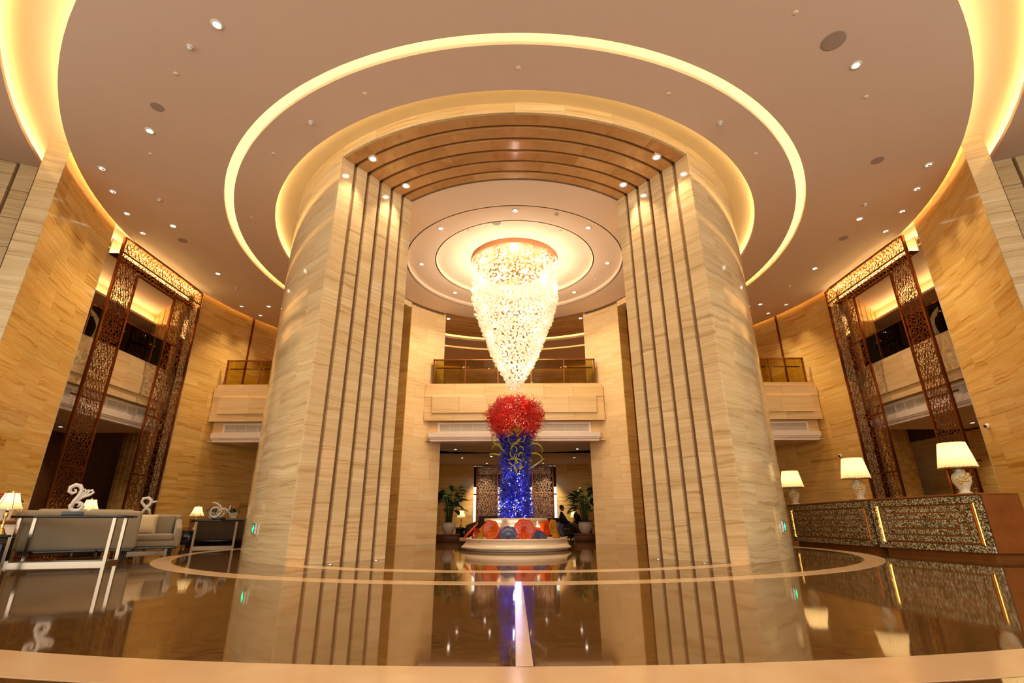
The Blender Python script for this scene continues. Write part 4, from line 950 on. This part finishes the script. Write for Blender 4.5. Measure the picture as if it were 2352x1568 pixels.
# ---------------------------------------------------------------- lounge seen through the back portal
def leaf_mesh(L_, w, bend, m_, base, az, el):
    n = 6; pts = []; d = Vector((cos(az) * cos(el), sin(az) * cos(el), sin(el))); side_ = Vector((-sin(az), cos(az), 0)); p = Vector(base); vs = []
    for i in range(n + 1):
        u = i / n; ww = w * sin(pi * min(1, u * .93 + .04)) ** .8
        vs += [tuple(p - side_ * ww / 2), tuple(p + Vector((0, 0, -.03 * sin(pi * u)))), tuple(p + side_ * ww / 2)]
        e2 = el - bend * (i + 1) / n; d = Vector((cos(az) * cos(e2), sin(az) * cos(e2), sin(e2))); p = p + d * L_ / n
    fs = []
    for i in range(n): k = 3 * i; fs += [(k, k + 1, k + 4, k + 3), (k + 1, k + 2, k + 5, k + 4)]
    m_.add(vs, fs, True)
def plant(p, label, seed, white=0):
    rg = random.Random(seed); x, y = p
    st = thing('plant_plinth', 'low dark wooden plinth under the %s potted plant' % ('lamp-side' if x < 0 else 'people-side'), 'plinth', (x, y, 0))
    M().rbox(-.42, .42, -.35, .35, 0, .24, .01, seg=1).build('body', 'dark_wood', st); M().rbox(-.45, .45, -.38, .38, .24, .28, .01, seg=1).build('top', 'desk_wood', st)
    t = thing('potted_plant', label, 'potted plant', (x, y, .28), 0, 'potted plants')
    M().lathe([(.15, 0), (.17, .02), (.26, .20), (.275, .28), (.255, .36), (.23, .385), (.25, .40), (.265, .41), (.25, .425), (.22, .42), (.20, .38), (0, .37)], 36).build('pot', 'pot_glaze', t)
    m_ = M(); pts = []
    for k in range(26):
        a = rg.uniform(0, 6.28); r0 = rg.uniform(0, .15); h = rg.uniform(.7, 1.35); r1 = r0 + rg.uniform(.05, .3)
        tip = (r1 * cos(a), r1 * sin(a), .37 + h); m_.tube([(r0 * cos(a), r0 * sin(a), .37), ((r0 + r1) * .45 * cos(a), (r0 + r1) * .45 * sin(a), .37 + h * .6), tip], [.016, .013, .008], 5); pts.append((tip, a))
    m_.build('stalks', 'stalk', t, kind='stuff')
    for k in range(56):
        tip, a = pts[k % 26]; mm = M(); b = (tip[0], tip[1], tip[2] - rg.uniform(0, .35) * (k >= 26))
        leaf_mesh(rg.uniform(.35, .62), rg.uniform(.17, .27), rg.uniform(.6, 1.6), mm, b, a + rg.uniform(-.9, .9), rg.uniform(.1, 1.1)); mm.build('leaf', 'leaf' if k % 3 else 'leaf_dark', t)
    for k in range(white):
        mm = M(); tip, a = pts[k]; leaf_mesh(.26, .10, 1.0, mm, (tip[0] * 1.3 - .25, tip[1] - .25, tip[2] + .05), 3.6 + k * .4, .4); mm.build('flower', 'petal_white', t)
plant((-2.62, 6.05), 'leafy plant in a pale pot, beside the far bell lamp', 4)
plant((2.72, 6.05), 'leafy plant with pale flowers in a pot, beside the seated people', 9, 4)
side_table((-2.35, 9.4, 0), 0, 'dark side table under the lamp behind the left-hand plant', .7, .5)
bell_lamp((-2.45, 9.3, 0.50), 'bell-shade lamp in the back lounge between plant and window', 1.0, 3)
sofa((-1.25, 7.6, 0), R(-50), 1.7, .85, 'dark sofa behind the orange glass branch', 'dark_cloth', h=.98, group='dark lounge sofas')
sofa((1.95, 7.7, 0), R(60), 1.6, .85, 'dark sofa where two people sit', 'dark_cloth', h=.88, group='dark lounge sofas')
sofa((2.88, 8.78, 0), R(-70), .8, .75, 'dark lounge chair under the person leaning forward', 'dark_cloth', h=.8, name='lounge_chair')
sofa((3.98, 8.70, 0), R(-40), .75, .75, 'dark lounge chair at the edge of the back opening', 'dark_cloth', h=.8, name='lounge_chair')
bell_lamp((2.72, 9.9, 0.50), 'bell-shade lamp glowing between the two seated people', .95, 2.4)
side_table((2.72, 9.9, 0), 0, 'dark side table under the lamp between the seated people', .5, .5)
def person(p, rz, label, lean=0.15):
    """seated figure: one skinned body, head with hair and face as children"""
    t = thing('person', label, 'person', p, rz, 'people in the back lounge')
    J = [((0, 0, .52), .13), ((0, .02 + lean * .2, .72), .135), ((0, .02 + lean * .5, .95), .15), ((0, .0 + lean * .6, 1.08), .07), ((0, -.02 + lean * .6, 1.14), .055),
         ((-.10, -.05, .50), .095), ((-.13, -.45, .50), .065), ((-.13, -.47, .10), .045), ((-.13, -.58, .045), .035),
         ((.10, -.05, .50), .095), ((.13, -.45, .50), .065), ((.13, -.47, .10), .045), ((.13, -.58, .045), .035),
         ((-.19, .0 + lean * .5, 1.0), .06), ((-.25, -.06, .76), .045), ((-.12, -.28, .66), .035), ((.19, .0 + lean * .5, 1.0), .06), ((.25, -.06, .76), .045), ((.12, -.28, .66), .035)]
    E_ = [(0, 1), (1, 2), (2, 3), (3, 4), (0, 5), (5, 6), (6, 7), (7, 8), (0, 9), (9, 10), (10, 11), (11, 12), (2, 13), (13, 14), (14, 15), (2, 16), (16, 17), (17, 18)]
    me = bpy.data.meshes.new('body'); me.from_pydata([j[0] for j in J], E_, []); me.materials.append(MATS['suit'])
    o = link('body', me, t); md = o.modifiers.new('skin', 'SKIN'); sv = me.skin_vertices[0].data
    for i, j in enumerate(J): sv[i].radius = (j[1], j[1])
    sv[0].use_root = True; md.use_smooth_shade = True; s2 = o.modifiers.new('sub', 'SUBSURF'); s2.levels = 1; s2.render_levels = 1
    hy = lean * .6 - .04
    H_ = M(); H_.lathe([(0, -.12), (.045, -.115), (.07, -.07), (.078, 0), (.074, .05), (.05, .10), (0, .12)], 18, mat=Matrix.Translation((0, hy, 1.27)) @ Matrix.Diagonal((.95, 1.15, 1, 1)))
    H_.lathe([(0, -.02), (.012, -.01), (.010, .02), (0, .03)], 8, mat=Matrix.Translation((0, hy - .092, 1.255)))
    for s in (-1, 1):
        H_.lathe([(0, -.025), (.014, 0), (0, .025)], 8, mat=Matrix.Translation((s * .078, hy + .01, 1.26)))
        H_.lathe([(0, -.05), (.025, -.03), (.022, .03), (0, .05)], 8, mat=Matrix.Translation((s * .12, -.32, .66)) @ Matrix.Rotation(R(80), 4, 'X'))
        for k in range(5): H_.tube([(s * (.10 + k * .013), -.36, .665), (s * (.10 + k * .013), -.41, .66 - .01 * (k == 0)), (s * (.10 + k * .012), -.435 + .012 * abs(k - 2), .64)], [.008, .007, .005], 5)
    H_.build('head_and_hands', 'skin', t)
    M().lathe([(.086, -.02), (.09, .04), (.075, .095), (.04, .125), (0, .135)], 18, mat=Matrix.Translation((0, hy + .015, 1.27)) @ Matrix.Diagonal((.95, 1.12, 1, 1)) @ Matrix.Rotation(R(-12), 4, 'X')).build('hair', 'hair', t)
    return t
person((2.05, 7.75, 0), R(70), 'person in dark clothes sitting on the dark sofa, turned sideways')
person((2.85, 8.76, 0), R(-70), 'person in dark clothes seated opposite, leaning forward', -.3)
person((3.95, 8.68, 0), R(-40), 'person in black half hidden by the wall at the edge of the opening')
for x in (-.8, -.35, .2, .9, -2.9, 2.9):
    downlight((x * 3, 7.6 + abs(x), 3.47), 'small downlight in the dark lounge ceiling under the gallery', 'downlights under the gallery', True, 7 * K_DOWN, 110, .8)
for s in (-1, 1):
    for y, x in ((-3.2, 13.2), (-0.4, 13.8), (1.2, 14.6)):
        downlight((s * x, y, 3.64), 'small downlight in the ceiling below the %s gallery' % side(s), 'downlights below the side galleries', True, 26 * K_DOWN, 110, .9)
for i, (x, y) in enumerate(((-7.2, 6.2), (7.2, 6.2))): downlight((x, y, 3.46), 'downlight under the gallery floor beside the drum', 'downlights under the gallery', True, 12, 110)

for x in (-2.4, 2.5): downlight((x, 5.6, 3.47), 'small added downlight brightening the potted plant on the %s side' % ('sofa' if x < 0 else 'desk'), 'downlights under the gallery', True, 26, 80, .8)  # extra lamps added over the leaves to brighten their green
for x in (-1.4, 1.4): downlight((x, 10.7, 3.47), 'small added downlight brightening the far lattice screen, %s side' % ('sofa' if x < 0 else 'desk'), 'downlights under the gallery', True, 170, 80, .8, aim=(0, .3, -1))  # lamps added only to make the far scrollwork look bright
